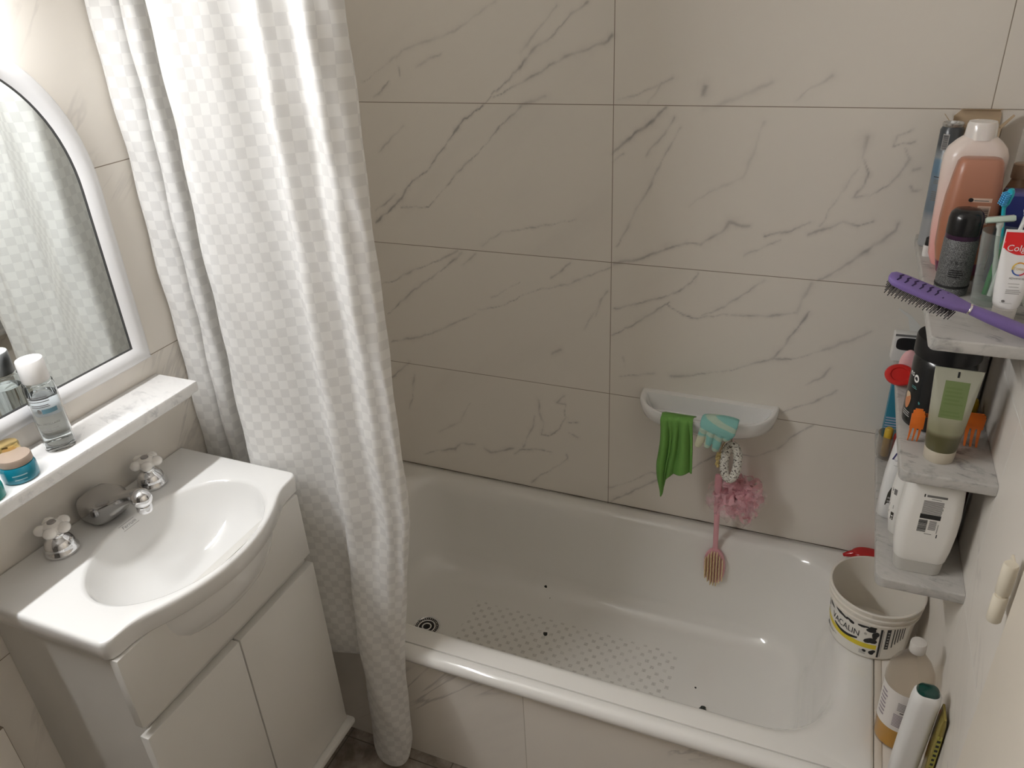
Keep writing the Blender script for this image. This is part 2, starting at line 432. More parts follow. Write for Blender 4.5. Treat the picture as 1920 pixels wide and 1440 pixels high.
# ------------------------------------------------------------------ setting
def vein_grid():
    x0, x1, z0, z1, st = 0., XR, .33, 1.93, .0032
    nx, nz = int((x1 - x0) / st), int((z1 - z0) / st)
    xs = np.linspace(x0, x1, nx + 1); zs = np.linspace(z0, z1, nz + 1)
    X, Z = np.meshgrid(xs, zs)
    rg_ = np.random.RandomState(5)
    def wob():
        o = np.zeros_like(X)
        for f, am in ((22, .0022), (48, .0015), (95, .0011), (180, .0008), (340, .0006), (620, .0004)):
            for _ in range(3):
                t = rg_.uniform(0, 2 * PI); ph = rg_.uniform(0, 6.28); f_ = f * rg_.uniform(.75, 1.3); o += am * .6 * np.sin(f_ * (X * math.cos(t) + Z * math.sin(t)) + ph)
        return o
    wx = X + wob(); wz = Z + wob(); wd_ = wob() / .0028
    val = np.zeros_like(X)
    mod = .72 + .22 * np.sin(X * 95 + Z * 37 + 2 * np.sin(Z * 47)) + .18 * np.sin(X * 23 - Z * 81 + 2 * np.sin(X * 31))
    for wd, dk, pts in VEINS:
        s = wd * .00066
        for (ax, az), (bx, bz) in zip(pts, pts[1:]):
            lo, hi = min(ax, bx) - .03, max(ax, bx) + .03; zl, zh = min(az, bz) - .03, max(az, bz) + .03
            i0, i1 = np.searchsorted(xs, (lo, hi)); j0, j1 = np.searchsorted(zs, (zl, zh))
            if i1 <= i0 or j1 <= j0: continue
            PX, PZ = wx[j0:j1, i0:i1], wz[j0:j1, i0:i1]
            dx, dz = bx - ax, bz - az; L = dx * dx + dz * dz + 1e-9
            t = np.clip(((PX - ax) * dx + (PZ - az) * dz) / L, 0, 1)
            d = np.hypot(PX - ax - t * dx, PZ - az - t * dz)
            sw = s * np.clip(1 + .45 * wd_[j0:j1, i0:i1], .45, 1.9)
            v = 1.45 * dk * mod[j0:j1, i0:i1] * (np.exp(-(d / sw) ** 2) + .30 * np.exp(-(d / (3.6 * sw)) ** 2))
            val[j0:j1, i0:i1] = np.maximum(val[j0:j1, i0:i1], v)
    co = np.stack([X, np.full_like(X, YB), Z], -1).reshape(-1, 3)
    idx = np.arange((nx + 1) * (nz + 1)).reshape(nz + 1, nx + 1)
    q = np.stack([idx[:-1, :-1], idx[:-1, 1:], idx[1:, 1:], idx[1:, :-1]], -1).reshape(-1, 4)
    # close the slab behind and above the fine face
    ex = np.array([[x0, YB, 0], [x1, YB, 0], [x1, YB + .1, 0], [x0, YB + .1, 0], [x0, YB, ZT], [x1, YB, ZT], [x1, YB + .1, ZT], [x0, YB + .1, ZT]], float)
    b = len(co); co = np.vstack([co, ex])
    bl, br, tl, tr = idx[0, 0], idx[0, -1], idx[-1, 0], idx[-1, -1]
    extra = [(b, b + 1, br, bl), (tl, tr, b + 5, b + 4), (b + 1, b + 2, b + 6, b + 5), (b + 2, b + 3, b + 7, b + 6), (b + 3, b, b + 4, b + 7), (b + 4, b + 5, b + 6, b + 7), (b + 3, b + 2, b + 1, b)]
    me = bpy.data.meshes.new('wall_back')
    me.from_pydata(co.tolist(), [], q.tolist() + extra)
    at = me.attributes.new('vein', 'FLOAT', 'POINT'); at.data.foreach_set('value', np.concatenate([val.ravel(), np.zeros(8)]).astype(np.float32))
    me.materials.append(tile_mat('wall_tile_back', 'x', .749, attr=True))
    o = bpy.data.objects.new('wall_back', me); C.objects.link(o); o['kind'] = 'structure'
vein_grid()
def slab(name, x0, x1, y0, y1, z0, z1, m):
    bm = bmesh.new(); box(bm, x0, x1, y0, y1, z0, z1); return struct(name, bm, m, smooth=False)
slab('wall_left', -.1, 0, Y0 - .1, YB + .1, 0, ZT, tile_mat('wall_tile_mirror_side', 'y', .36, vein=.55))
slab('wall_right', XR, XR + .1, Y0 - .1, YB + .1, 0, ZT, tile_mat('wall_tile_shelf_side', 'y', 1.247, grout=(.82, .80, .76), vein=.6, gw=.0012))
slab('wall_front', 0, XR, Y0 - .1, Y0, 0, ZT, mat('front_wall_paint', (.16, .15, .135), .6))
slab('ceiling', -.1, XR + .1, Y0 - .1, YB + .1, ZT, ZT + .1, mat('ceiling_paint', (.55, .53, .50), .7))
slab('floor', -.1, XR + .1, Y0 - .1, YB + .1, -.1, 0, floor_mat())
apr = tile_mat('apron_tile', 'x', .752 + .755, v0=.345 - .3775, grout=(.50, .46, .40), vein=.8)
slab('trim_1', 0, XR, 1.103, 1.14, 0, .352, apr)                       # tiled front of the tub
slab('trim_2', 1.4785, XR, 1.14, YB, 0, .381, tile_mat('deck_tile', 'xy', 1.47, v0=1.12, grout=(.72, .69, .64), vein=.5))
bm = bmesh.new(); box(bm, 1.4785, XR, 1.095, 1.1395, .352, .381, .003); struct('trim_3', bm, apr)
slab('trim_4', 0, .035, -.3, .478, 0, .66, tile_mat('lit_wall_patch_tile', 'y', .478, v0=.66, vein=.4))  # added block standing in for a lit stretch of wall beside the cabinet
bm = bmesh.new()                                                       # caulk line where tile meets tub
tube(bm, [(x, YB - .001, .3845) for x in np.linspace(0, 1.477, 30)], [.0006 + .0010 * random.random() for _ in range(30)], 6)
struct('trim_5', bm, mat('dark_caulk', (.10, .08, .06), .8))
bm = bmesh.new(); box(bm, 1.4765, 1.4905, 1.095, YB - .002, .376, .3835, .002); struct('trim_6', bm, mat('beige_sealant', (.62, .56, .48), .6))

# door at the right edge
door = bpy.data.objects.new('door_1', None); C.objects.link(door); door.location = (1.553, .6, 0); door['kind'] = 'structure'
dm = mat('door_paint', (.80, .735, .635), .42, vary=.02)
bm = bmesh.new(); box(bm, -.002, .0115, -.42, .372, .006, 2.03, .003); link('door_leaf', bm, dm, door)
hm = mat('painted_hinge', (.72, .66, .54), .4)
bm = bmesh.new()
for a, b in ((-.048, -.002), (.003, .055)):
    lathe(bm, [(.0085, a), (.0098, a + .002), (.0098, b - .002), (.0085, b)], 20)
lathe(bm, [(.006, -.002), (.006, .003)], 12)
box(bm, .0045, .0085, -.004, .03, -.044, .050, .001)
h = link('hinge', bm, hm, door); h.location = (-.009, .398, .985); h['label'] = 'painted hinge barrel at the door edge'

# ------------------------------------------------------------------ bathtub
tub = thing('bathtub', 'white enamelled bathtub with grey anti-slip dots and small black chips', 'bathtub', (0, 0, 0))
EN = enamel_mat()
def tr(x0, x1, y0, y1, r, z, n=14): return rrect((x0 + x1) / 2, (y0 + y1) / 2, (x1 - x0) / 2, (y1 - y0) / 2, r, z, n)
bm = bmesh.new(); R = []
for ins, z in ((0, .345), (0, .375), (.003, .3805), (.008, .3825)): R.append(tr(ins + .001, 1.4765 - ins, 1.118, 1.799 - ins * .3, .012, z))
def inner(f, x0, x1, y0, y1, r0, X0, X1, Y0_, Y1_, r1, z): return tr(x0 + (X0 - x0) * f, x1 + (X1 - x1) * f, y0 + (Y0_ - y0) * f, y1 + (Y1_ - y1) * f, r0 + (r1 - r0) * f, z)
A = (.060, 1.425, 1.158, 1.772, .15)
R.append(tr(.04, 1.445, 1.150, 1.780, .12, .3828)); R.append(tr(*A[:4], A[4], .3822))
for i, z in ((.006, .3808), (.014, .376), (.021, .368), (.027, .357), (.032, .342)): R.append(tr(A[0] + i, A[1] - i, A[2] + i, A[3] - i, A[4], z))
B0 = (A[0] + .032, A[1] - .032, A[2] + .032, A[3] - .032, .15); B1 = (.140, 1.345, 1.235, 1.712, .14)
for f, z in ((.25, .285), (.5, .225), (.75, .165)): R.append(inner(f, *B0, *B1, z))
for k in range(8):
    a = PI / 2 * k / 7; i = .075 * (1 - math.cos(a)); R.append(tr(B1[0] + i, B1[1] - i * 1.15, B1[2] + i, B1[3] - i, .14, .075 + .075 * (1 - math.sin(a))))
R.append(tr(.30, 1.20, 1.36, 1.585, .10, .0746)); R.append(tr(.5, 1.0, 1.43, 1.51, .03, .0745))
loft(bm, R, False, True)
basin = link('basin', bm, EN, tub, sharp=60)
bm = bmesh.new()                                                       # rounded front rail with its groove
prof = [(1.1175, .350), (1.1175, .3790), (1.1160, .3815), (1.112, .3832), (1.102, .3835), (1.092, .3800), (1.0855, .373), (1.083, .364), (1.0855, .354), (1.0915, .348), (1.0985, .3455), (1.103, .350)]
V = [[bm.verts.new((x, y, z)) for y, z in prof] for x in np.linspace(.001, 1.4765, 24)]
for a, b in zip(V, V[1:]):
    for i in range(len(prof)): bm.faces.new((a[i], a[(i + 1) % len(prof)], b[(i + 1) % len(prof)], b[i]))
bm.faces.new(V[0]); bm.faces.new(V[-1][::-1])
link('rim_rail', bm, mat('rim_enamel', (.81, .795, .765), .1, coat=.4, vary=.01), tub, sharp=70)
dr = bpy.data.objects.new('drain', None); C.objects.link(dr); dr.parent = tub; dr.location = (.299, 1.434, .0745); dr.scale = (1.35, 1.35, 1.)
bm = bmesh.new(); lathe(bm, [(.030, 0), (.030, .0015), (.027, .0022), (.026, .0010)], 40, cap1=False); lathe(bm, [(.017, .0012), (.0185, .002), (.020, .0012)], 32, cap0=False, cap1=False); lathe(bm, [(.008, .0012), (.0095, .002), (.011, .0012)], 24, cap0=False, cap1=False)
for k in range(30):
    a = 2 * PI * k / 30; box(bm, .0215, .0245, -.0009, .0009, .0008, .0018, xf=Matrix.Rotation(a, 4, 'Z'))
link('drain_ring', bm, CHROME, dr)
bm = bmesh.new(); lathe(bm, [(.026, .0004), (.026, .0011)], 36); link('drain_cup', bm, mat('dark_drain', (.012, .010, .009), .4), dr)
chipm = mat('black_chip', (.012, .012, .011), .5)
from mathutils.bvhtree import BVHTree
bvh = BVHTree.FromPolygons([v.co[:] for v in basin.data.vertices], [p.vertices[:] for p in basin.data.polygons])
def chip(x, y, r):
    bm = bmesh.new(); ph = random.random() * 6
    ring = [(r * (1 + .25 * math.sin(2 * a + ph)) * math.cos(a), r * (1 + .2 * math.cos(3 * a + ph)) * math.sin(a), 0) for a in [2 * PI * i / 12 for i in range(12)]]
    loft(bm, [ring, [(p[0] * .8, p[1] * .8, .0006) for p in ring]], True, True)
    hit, nrm, _, _ = bvh.ray_cast(Vector((x, y, .5)), Vector((0, 0, -1)))
    if nrm.z < 0: nrm = -nrm
    o = link('enamel_chip', bm, chipm, tub); o.location = hit + nrm * .0002; o.rotation_euler = Vector((0, 0, 1)).rotation_difference(nrm).to_euler()
    return o
for c in ((.642, 1.528, .0075), (.584, 1.690, .0042), (1.086, 1.486, .0030), (.607, 1.664, .0014)): chip(*c)
bm = bmesh.new()
for k in range(7): sphere(bm, (random.uniform(-.006, .006), random.uniform(-.005, .005), .004 + .003 * random.random()), .006, .005, .0045, 10, 8)
o = link('debris_lump', bm, mat('dark_green_lump', (.02, .026, .02), .55)); o.location = (1.118, 1.42, .0752)
tag(o, 'small dark green lump lying on the tub bottom near the front rim', 'debris')

# ------------------------------------------------------------------ shower curtain
CK = .0186
mid = [(0.000, 1.110), (.006, 1.085), (.030, 1.078), (.055, 1.086), (.066, 1.112), (.070, 1.088), (.088, 1.080), (.102, 1.087), (.106, 1.120), (.110, 1.165), (.124, 1.200), (.150, 1.210), (.175, 1.200), (.187, 1.160), (.182, 1.105), (.166, 1.060), (.172, 1.040), (.203, 1.027), (.250, 1.037), (.300, 1.056), (.340, 1.074), (.364, 1.077), (.383, 1.056), (.402, 1.031), (.420, 1.030), (.443, 1.044), (.463, 1.055), (.480, 1.050), (.498, 1.046), (.515, 1.058), (.530, 1.062), (.5335, 1.075)]
top = [(0.000, 1.115), (.012, 1.085), (.045, 1.076), (.076, 1.086), (.086, 1.116), (.092, 1.088), (.108, 1.080), (.124, 1.087), (.128, 1.120), (.132, 1.165), (.146, 1.200), (.172, 1.210), (.196, 1.200), (.209, 1.160), (.206, 1.105), (.196, 1.062), (.202, 1.040), (.232, 1.028), (.262, 1.042), (.292, 1.056), (.318, 1.086), (.346, 1.096), (.366, 1.078), (.388, 1.050), (.410, 1.030), (.434, 1.044), (.456, 1.056), (.476, 1.044), (.496, 1.036), (.512, 1.048), (.528, 1.066), (.540, 1.086)]
low = [(x, min(y, 1.077)) for x, y in mid[:14]] + [(.182, 1.076), (.168, 1.066), (.176, 1.052), (.208, 1.047), (.250, 1.050), (.298, 1.060), (.334, 1.071), (.351, 1.076), (.354, 1.066), (.359, 1.052), (.374, 1.038), (.396, 1.032), (.416, 1.031), (.434, 1.038), (.450, 1.046), (.462, 1.054), (.470, 1.062), (.474, 1.070)]
bot = low[:21] + [(.348, 1.078), (.345, 1.066), (.350, 1.048), (.366, 1.034), (.388, 1.027), (.408, 1.027), (.426, 1.035), (.440, 1.045), (.448, 1.056), (.450, 1.066)]
bot = bot[:21] + [(.350, 1.078)] + bot[21:]
NU, NV = 330, 150
zk = [.0, .42, .80, 1.50, 2.10]
K = np.array([bot, low, mid, .45 * np.array(mid) + .55 * np.array(top), np.array(top)])
K[4, :, 0] = top_x = np.array(top)[:, 0]
rows_u = np.linspace(0, 1, NU)
ci = rows_u * (len(mid) - 1)
hem = np.where(ci < 21.6, .347, 0.)
tt = (ci - 27.2) / 3.9
hem = np.where(ci >= 21.6, .016 + .085 * np.clip(np.abs(tt), 0, 1) ** 2.6, hem)
cosm = np.array([spline(k, NU) for k in K])                            # 5 x NU x 2
L = np.concatenate([[0], np.cumsum(np.hypot(*np.diff(cosm[2], axis=0).T))])
V = []; UVs = []
for j in range(NV + 1):
    f = j / NV
    z = hem + (2.05 - hem) * f
    xy = np.empty((NU, 2))
    for a in range(2):
        for i in range(NU):
            xy[i, a] = np.interp(z[i], zk, cosm[:, i, a])
    xy[:, 1] += .0015 * np.sin(z * 41 + rows_u * 60) + .0022 * np.sin(z * 17 + rows_u * 37)
    xy[:, 0] = np.maximum(xy[:, 0], .002)
    for i in range(NU): V.append((xy[i, 0], xy[i, 1], z[i])); UVs.append((L[i] / CK + .13 * math.sin(z[i] * 9), z[i] / CK))
F = [(j * NU + i, j * NU + i + 1, (j + 1) * NU + i + 1, (j + 1) * NU + i) for j in range(NV) for i in range(NU - 1)]
me = bpy.data.meshes.new('shower_curtain'); me.from_pydata([tuple(map(float, v)) for v in V], [], F)
uvl = me.uv_layers.new(name='UVMap')
for li, lp in enumerate(me.loops): uvl.data[li].uv = UVs[lp.vertex_index]
me.polygons.foreach_set('use_smooth', [True] * len(me.polygons))
me.materials.append(curtain_mat())
cur = bpy.data.objects.new('shower_curtain', me); C.objects.link(cur)
tag(cur, 'white checked damask shower curtain gathered against the left end of the tub', 'curtain')
bm = bmesh.new(); tube(bm, [(0.001, 1.085, 2.065), (XR - .001, 1.085, 2.065)], .0125, 20)
o = link('curtain_rail', bm, CHROME); tag(o, 'chrome shower curtain rail above the bathtub', 'rail')

# ------------------------------------------------------------------ mirror, ledge
MY, SPR, HW, BZ, RB = .770, 1.478, .199, 1.167, .240
def arch(off, n=40):
    hw, bz = HW + off, BZ - off * .9
    p = [(MY - hw, bz), (MY + hw, bz)]
    p = [(MY - hw + (2 * hw) * i / 12, bz) for i in range(12)] + [(MY + hw, bz + (SPR - bz) * i / 10) for i in range(10)]
    p += [(MY + hw * math.cos(PI * i / n), SPR + (RB + off * .95) * math.sin(PI * i / n)) for i in range(n + 1)]
    p += [(MY - hw, SPR - (SPR - bz) * i / 10) for i in range(1, 10)]
    return p
mir = thing('wall_mirror', 'arched wall mirror in a white plastic frame above the marble ledge', 'mirror', (0, 0, 0))
bm = bmesh.new(); bm.faces.new([bm.verts.new((.0105, y, z)) for y, z in arch(.003)])
bm.faces.new([bm.verts.new((.006, y, z)) for y, z in arch(.003)][::-1])
link('mirror_glass', bm, mat('silvered_glass', (.86, .89, .87), .012, 1., vary=0), mir, smooth=False, recalc=False)
bm = bmesh.new()
loft(bm, [[(x, y, z) for y, z in arch(o)] for o, x in ((.040, .0), (.040, .010), (.036, .0150), (.028, .0185), (.018, .019), (.009, .0165), (.003, .0135), (.0012, .0125), (.0012, .005))], False, False)
link('mirror_frame', bm, mat('white_plastic_frame', (.80, .80, .81), .25, vary=.01), mir, sharp=50)
bm = bmesh.new()
loft(bm, [[(x, y, z) for y, z in arch(o)] for o, x in ((.0016, .0126), (.0000, .0126), (-.0012, .0118), (-.0012, .0108))], False, False)
link('frame_gasket', bm, mat('dark_gasket', (.06, .06, .06), .6), mir)
for y, z in ((MY + HW + .016, BZ - .028), (MY + HW + .0335, BZ - .0275)):
    bm = bmesh.new(); lathe(bm, [(.0016, 0), (.0014, .001)], 12, cap0=True); o = link('frame_rivet', bm, mat('rivet_brown', (.16, .13, .11), .5), mir); o.rotation_euler = (0, PI / 2, 0); o.location = (.0150, y, z)
ledge_m = marble_mat('ledge_marble', (.80, .79, .775), (.42, .42, .43), (6, 16, 16), .22, .6)
bm = bmesh.new(); box(bm, .0005, .111, -.20, 1.015, 1.066, 1.089, .0035)
box(bm, .0005, .099, -.20, 1.002, 1.057, 1.066, .001)
o = link('marble_shelf', bm, ledge_m); tag(o, 'white marble ledge on the left wall under the mirror', 'shelf')

# ------------------------------------------------------------------ washbasin, cabinet, taps
CY = .777
def outline_x(d):
    return .314 + (.057 * max(0., 1 - (d / .186) ** 2) if abs(d) < .186 else 0.)
ol = []
hwid = .246
ol += [(.0015, CY + hwid), (.15, CY + hwid)] + [(.296 + .017 * math.sin(a), CY + hwid - .017 + .017 * math.cos(a)) for a in np.linspace(.1, 1.5, 6)]
ds = np.linspace(.222, -.222, 60)
fx = np.array([outline_x(d) for d in ds]); fx = np.convolve(np.pad(fx, 3, mode='edge'), np.ones(7) / 7, 'valid')
ol += [(x, CY + d) for x, d in zip(fx, ds)]
ol += [(.296 + .017 * math.sin(a), CY - hwid + .017 - .017 * math.cos(a)) for a in np.linspace(1.5, .1, 6)] + [(.15, CY - hwid), (.0015, CY - hwid)]
BC = (.228, .782); BA, BB = .131, .181
def ray_out(th):
    dx, dy = math.cos(th), math.sin(th); best = 9
    for (ax, ay), (bx, by) in zip(ol, ol[1:] + ol[:1]):
        ex, ey = bx - ax, by - ay; den = dx * ey - dy * ex
        if abs(den) < 1e-12: continue
        t = ((ax - BC[0]) * ey - (ay - BC[1]) * ex) / den; s = ((ax - BC[0]) * dy - (ay - BC[1]) * dx) / den
        if t > 0 and -1e-9 <= s <= 1 + 1e-9: best = min(best, t)
    return best
angs = sorted(list(np.linspace(0, 2 * PI, 160, endpoint=False)) + [math.atan2(y - BC[1], x - BC[0]) % (2 * PI) for x, y in (ol[1], ol[0], ol[-1], ol[-2], ol[3], ol[5], ol[7], ol[-4], ol[-6], ol[-8])])
OUT = [ray_out(t) for t in angs]
def ell(t): return BA * BB / math.sqrt((BB * math.cos(t)) ** 2 + (BA * math.sin(t)) ** 2)
def oring(ins, z): return [(BC[0] + (r - ins) * math.cos(t), BC[1] + (r - ins) * math.sin(t), z) for t, r in zip(angs, OUT)]
def ering(f, z): return [(BC[0] + min(ell(t) * f, r - .004) * math.cos(t), BC[1] + min(ell(t) * f, r - .004) * math.sin(t), z) for t, r in zip(angs, OUT)]
bm = bmesh.new()
RR = [oring(.012, .8655), oring(.004, .8655), oring(.0015, .868), oring(0, .895), oring(.0012, .9005), oring(.004, .9035), oring(.0075, .904)]
RR += [ering(1.035, .9042), ering(1.0, .9022), ering(.985, .8975), ering(.965, .887), ering(.93, .869), ering(.88, .850), ering(.80, .831), ering(.69, .814), ering(.55, .800), ering(.4, .791), ering(.22, .7855), ering(.05, .784)]
loft(bm, RR, False, True)
sink = thing('washbasin', 'white ceramic washbasin with an oval bowl and a bowed front', 'washbasin', (0, 0, 0))
link('basin_body', bm, CERAM, sink, sharp=70)
bm = bmesh.new()
ba, bb, bx = .136, .200, .222
def bel(f, z, n=80): return [(bx + ba * f * math.cos(t), CY + bb * f * math.sin(t), z) for t in np.linspace(0, 2 * PI, n, endpoint=False)]
loft(bm, [bel(1., .868), bel(1.0, .855), bel(.985, .835), bel(.95, .812), bel(.88, .790), bel(.75, .770), bel(.5, .756), bel(.1, .750)], False, True)
link('bowl_underside', bm, CERAM, sink, sharp=60)
pr_ = Print(lambda u, v, l: (.1065 - v * .92, .777 + u, .8985 + l + (v + .004) * .35 ))
logo = mat('sink_logo', (.22, .22, .23), .4)
pr_.text('Ferrum', 0, 0, .0105, logo, .0015, shear=.25); pr_.rect(-.018, .018, .0065, .0072, logo, .0015); pr_.rect(-.018, .018, -.0072, -.0065, logo, .0015)
pr_.done('maker_logo', sink)

cab = thing('vanity_cabinet', 'white two door vanity cabinet under the washbasin', 'cabinet', (0, 0, 0))
cw = mat('white_laminate', (.66, .645, .61), .32, vary=.01)
bm = bmesh.new()
for a_ in ((.001, .300, .552, .568, .186, .864), (.001, .300, .984, 1.000, .186, .864), (.001, .300, .568, .984, .186, .202), (.001, .010, .568, .984, .202, .864), (.284, .300, .568, .984, .675, .722)): box(bm, *a_)
link('cabinet_body', bm, cw, cab, smooth=False)
bm = bmesh.new(); box(bm, .3005, .3185, .538, 1.002, .710, .8645, .0018); link('drawer_front', bm, cw, cab)
for a, b in ((.538, .7655), (.7685, 1.004)):
    bm = bmesh.new(); box(bm, .3005, .3195, a, b, .189, .684, .0018); link('door', bm, cw, cab)
bm = bmesh.new(); box(bm, .001, .334, .53, 1.016, .168, .1855, .004); link('base_plate', bm, cw, cab)
for x, y in ((.285, .975), (.285, .57), (.04, .975), (.04, .57)):
    bm = bmesh.new(); lathe(bm, [(.012, .125), (.015, .13), (.030, .168)], 20); o = link('foot', bm, cw, cab); o.location = (x, y, 0)

tap = thing('basin_faucet', 'chrome three piece basin faucet with white porcelain cross handles', 'faucet', (0, 0, .904))
porc = mat('porcelain_handle', (.80, .77, .73), .12, coat=.4, vary=.01)
for x, y, rz in ((.054, .676, .3), (.052, .892, .55)):
    h = bpy.data.objects.new('handle', None); C.objects.link(h); h.parent = tap; h.location = (x, y, 0); h.rotation_euler = (0, 0, rz)
    bm = bmesh.new(); lathe(bm, [(.0275, 0), (.029, .002), (.029, .006), (.0265, .010), (.026, .016), (.024, .023), (.0195, .030), (.0135, .034), (.0125, .036), (.0130, .040), (.011, .043)], 40); link('handle_base', bm, CHROME, h)
    bm = bmesh.new()
    lathe(bm, [(.010, .042), (.017, .045), (.0185, .053), (.017, .060), (.009, .064)], 28)
    for k in range(5):
        a = 2 * PI * k / 5; sphere(bm, (.0205 * math.cos(a), .0205 * math.sin(a), .0535), .0115, .0115, .0095, 18, 12)
    k_ = link('handle_knob', bm, porc, h, sharp=80)
    rm = k_.modifiers.new('fuse', 'REMESH'); rm.mode = 'VOXEL'; rm.voxel_size = .0011; rm.use_smooth_shade = True
    bm = bmesh.new(); lathe(bm, [(.0075, .062), (.0075, .0655), (.006, .0668)], 20); link('index_button', bm, mat('button_grey', (.32, .30, .29), .3, .3), h)
sp = bpy.data.objects.new('spout', None); C.objects.link(sp); sp.parent = tap
bm = bmesh.new()
def srow(cx, cz, hy, hh, n=36, e=3.4):
    return [(cx, CY + .003 + hy * np.sign(math.cos(t)) * abs(math.cos(t)) ** (2 / e), cz + hh * np.sign(math.sin(t)) * abs(math.sin(t)) ** (2 / e)) for t in np.linspace(0, 2 * PI, n, endpoint=False)]
sec = [(.014, .022, .020, .020), (.016, .025, .031, .025), (.026, .028, .037, .028), (.048, .029, .040, .029), (.066, .030, .040, .0295), (.080, .034, .034, .0265), (.094, .042, .024, .021), (.108, .051, .0165, .0165), (.122, .060, .0135, .0135), (.136, .067, .0125, .0125), (.150, .071, .0125, .0125), (.160, .071, .011, .012)]
loft(bm, [srow(*s) for s in sec], True, True)
link('spout_body', bm, mat('brushed_chrome', (.50, .495, .49), .13, 1., vary=0), sp, sharp=60)
bm = bmesh.new(); sphere(bm, (.160, CY + .004, .068), .0185, .0185, .0185, 28, 20); lathe(bm, [(.0125, .040), (.0135, .043), (.0135, .056), (.010, .062)], 24, cx=.160, cy=CY + .004)
link('aerator', bm, CHROME, sp)
for o in (sp,): o.location = (0, 0, 0)
def clear_mat(name, col, refl):
    m, nt, b, out = newmat(name); N = NB(nt)
    tp = N.node('ShaderNodeBsdfTransparent'); tp.inputs[0].default_value = (*col, 1)
    b.inputs['Base Color'].default_value = (.8, .8, .8, 1); b.inputs['Roughness'].default_value = .06
    lw = N.node('ShaderNodeLayerWeight'); lw.inputs[0].default_value = .25
    mx = N.node('ShaderNodeMixShader'); N.lk(N.maprange(lw.outputs['Facing'], 0., 1., refl * .35, refl * 3.), mx.inputs[0])
    N.lk(tp.outputs[0], mx.inputs[1]); N.lk(b.outputs[0], mx.inputs[2]); N.lk(mx.outputs[0], out.inputs[0])
    return m
# ------------------------------------------------------------------ soap dish and what hangs there
dish = thing('soap_dish', 'long white ceramic soap dish fixed to the back wall', 'soap dish', (1.017, YB, .785))
bm = bmesh.new()
def halfel(hx, dep, z, y0=0., n=40):
    e = 2.6
    return [(hx * np.sign(math.cos(t)) * abs(math.cos(t)) ** (2 / e), y0 - dep * abs(math.sin(t)) ** (2 / e), z) for t in np.linspace(0, PI, n)]
R = [halfel(.120, .075, -.062), halfel(.150, .102, -.056), halfel(.168, .122, -.040), halfel(.175, .134, -.018), halfel(.176, .137, -.005), halfel(.174, .136, .0015), halfel(.169, .131, .003)]
R += [[(x, y + (-.010 if i in (0, 39) else 0), z) for i, (x, y, z) in enumerate(r)] for r in (halfel(.163, .118, .0015, -.010), halfel(.157, .112, -.004, -.011), halfel(.151, .104, -.024, -.012), halfel(.138, .090, -.044, -.014), halfel(.08, .05, -.048, -.03))]
R = [[(x, min(y, -.0012), z) for x, y, z in r] for r in R]
loft(bm, R, True, True)
link('dish_body', bm, mat('dish_ceramic', (.79, .785, .77), .16, coat=.3, vary=.01), dish, sharp=60)

def drape_y(z, y_front=1.660): return y_front
# green cloth
clm = mat('green_cloth', (.135, .31, .065), .85, vary=.12, bumpy=.25, bscale=900.)
bm = bmesh.new(); NUc, NVc = 60, 60
grid = []
for j in range(NVc + 1):
    t = j / NVc; row = []
    for i in range(NUc + 1):
        u = i / NUc
        ln = .050 + (.190 if u < .42 else .140) * (1 - .25 * max(0, (u - .42)) / .58) * (1 + 0 * u)
        s = t * (ln + .05)
        x = .922 + .078 * u + .012 * math.sin(u * 9) * t
        if s < .045:                                    # inside the dish, up to the rim
            y = 1.720 - s * 1.05; z = .769 + s * .55
        elif s < .065:
            a = (s - .045) / .02 * PI / 2; y = 1.6728 - .014 * math.sin(a) ; z = .7938 - .006 * (1 - math.cos(a))
        else:
            d = s - .065; y = 1.6565 + .004 * math.sin(d * 30); z = .786 - d
        fold = .010 * math.sin(u * 2 * PI * 1.55 + .6) + .007 * math.sin(u * 2 * PI * 3.1)
        if s > .05:
            y += -abs(fold) * min(1, (s - .05) * 14) - .002
            x += (-.010 * max(0, .5 - u) * 2 + .004 * u) * min(1, (s - .065) * 8) + .006 * math.sin(d * 25 if s > .065 else 0) * (1 - u)
            if u < .42: x += .010 * (t ** 3) * (1 - u / .42) * 2.0
            if u > .45: z += .012 * math.sin((u - .45) / .55 * PI) * t
        if u < .42 and s > .07: x += (.934 - x) * min(1, (s - .07) / (ln + .05 - .07)) ** 3 * .85
        row.append(bm.verts.new((x, y, z)))
    grid.append(row)
for j in range(NVc):
    for i in range(NUc): bm.faces.new((grid[j][i], grid[j][i + 1], grid[j + 1][i + 1], grid[j + 1][i]))
cl = link('cleaning_cloth', bm, clm, sharp=180)
md = cl.modifiers.new('thick', 'SOLIDIFY'); md.thickness = .0022; md.offset = 0
tag(cl, 'green cloth draped over the left half of the soap dish', 'cloth')

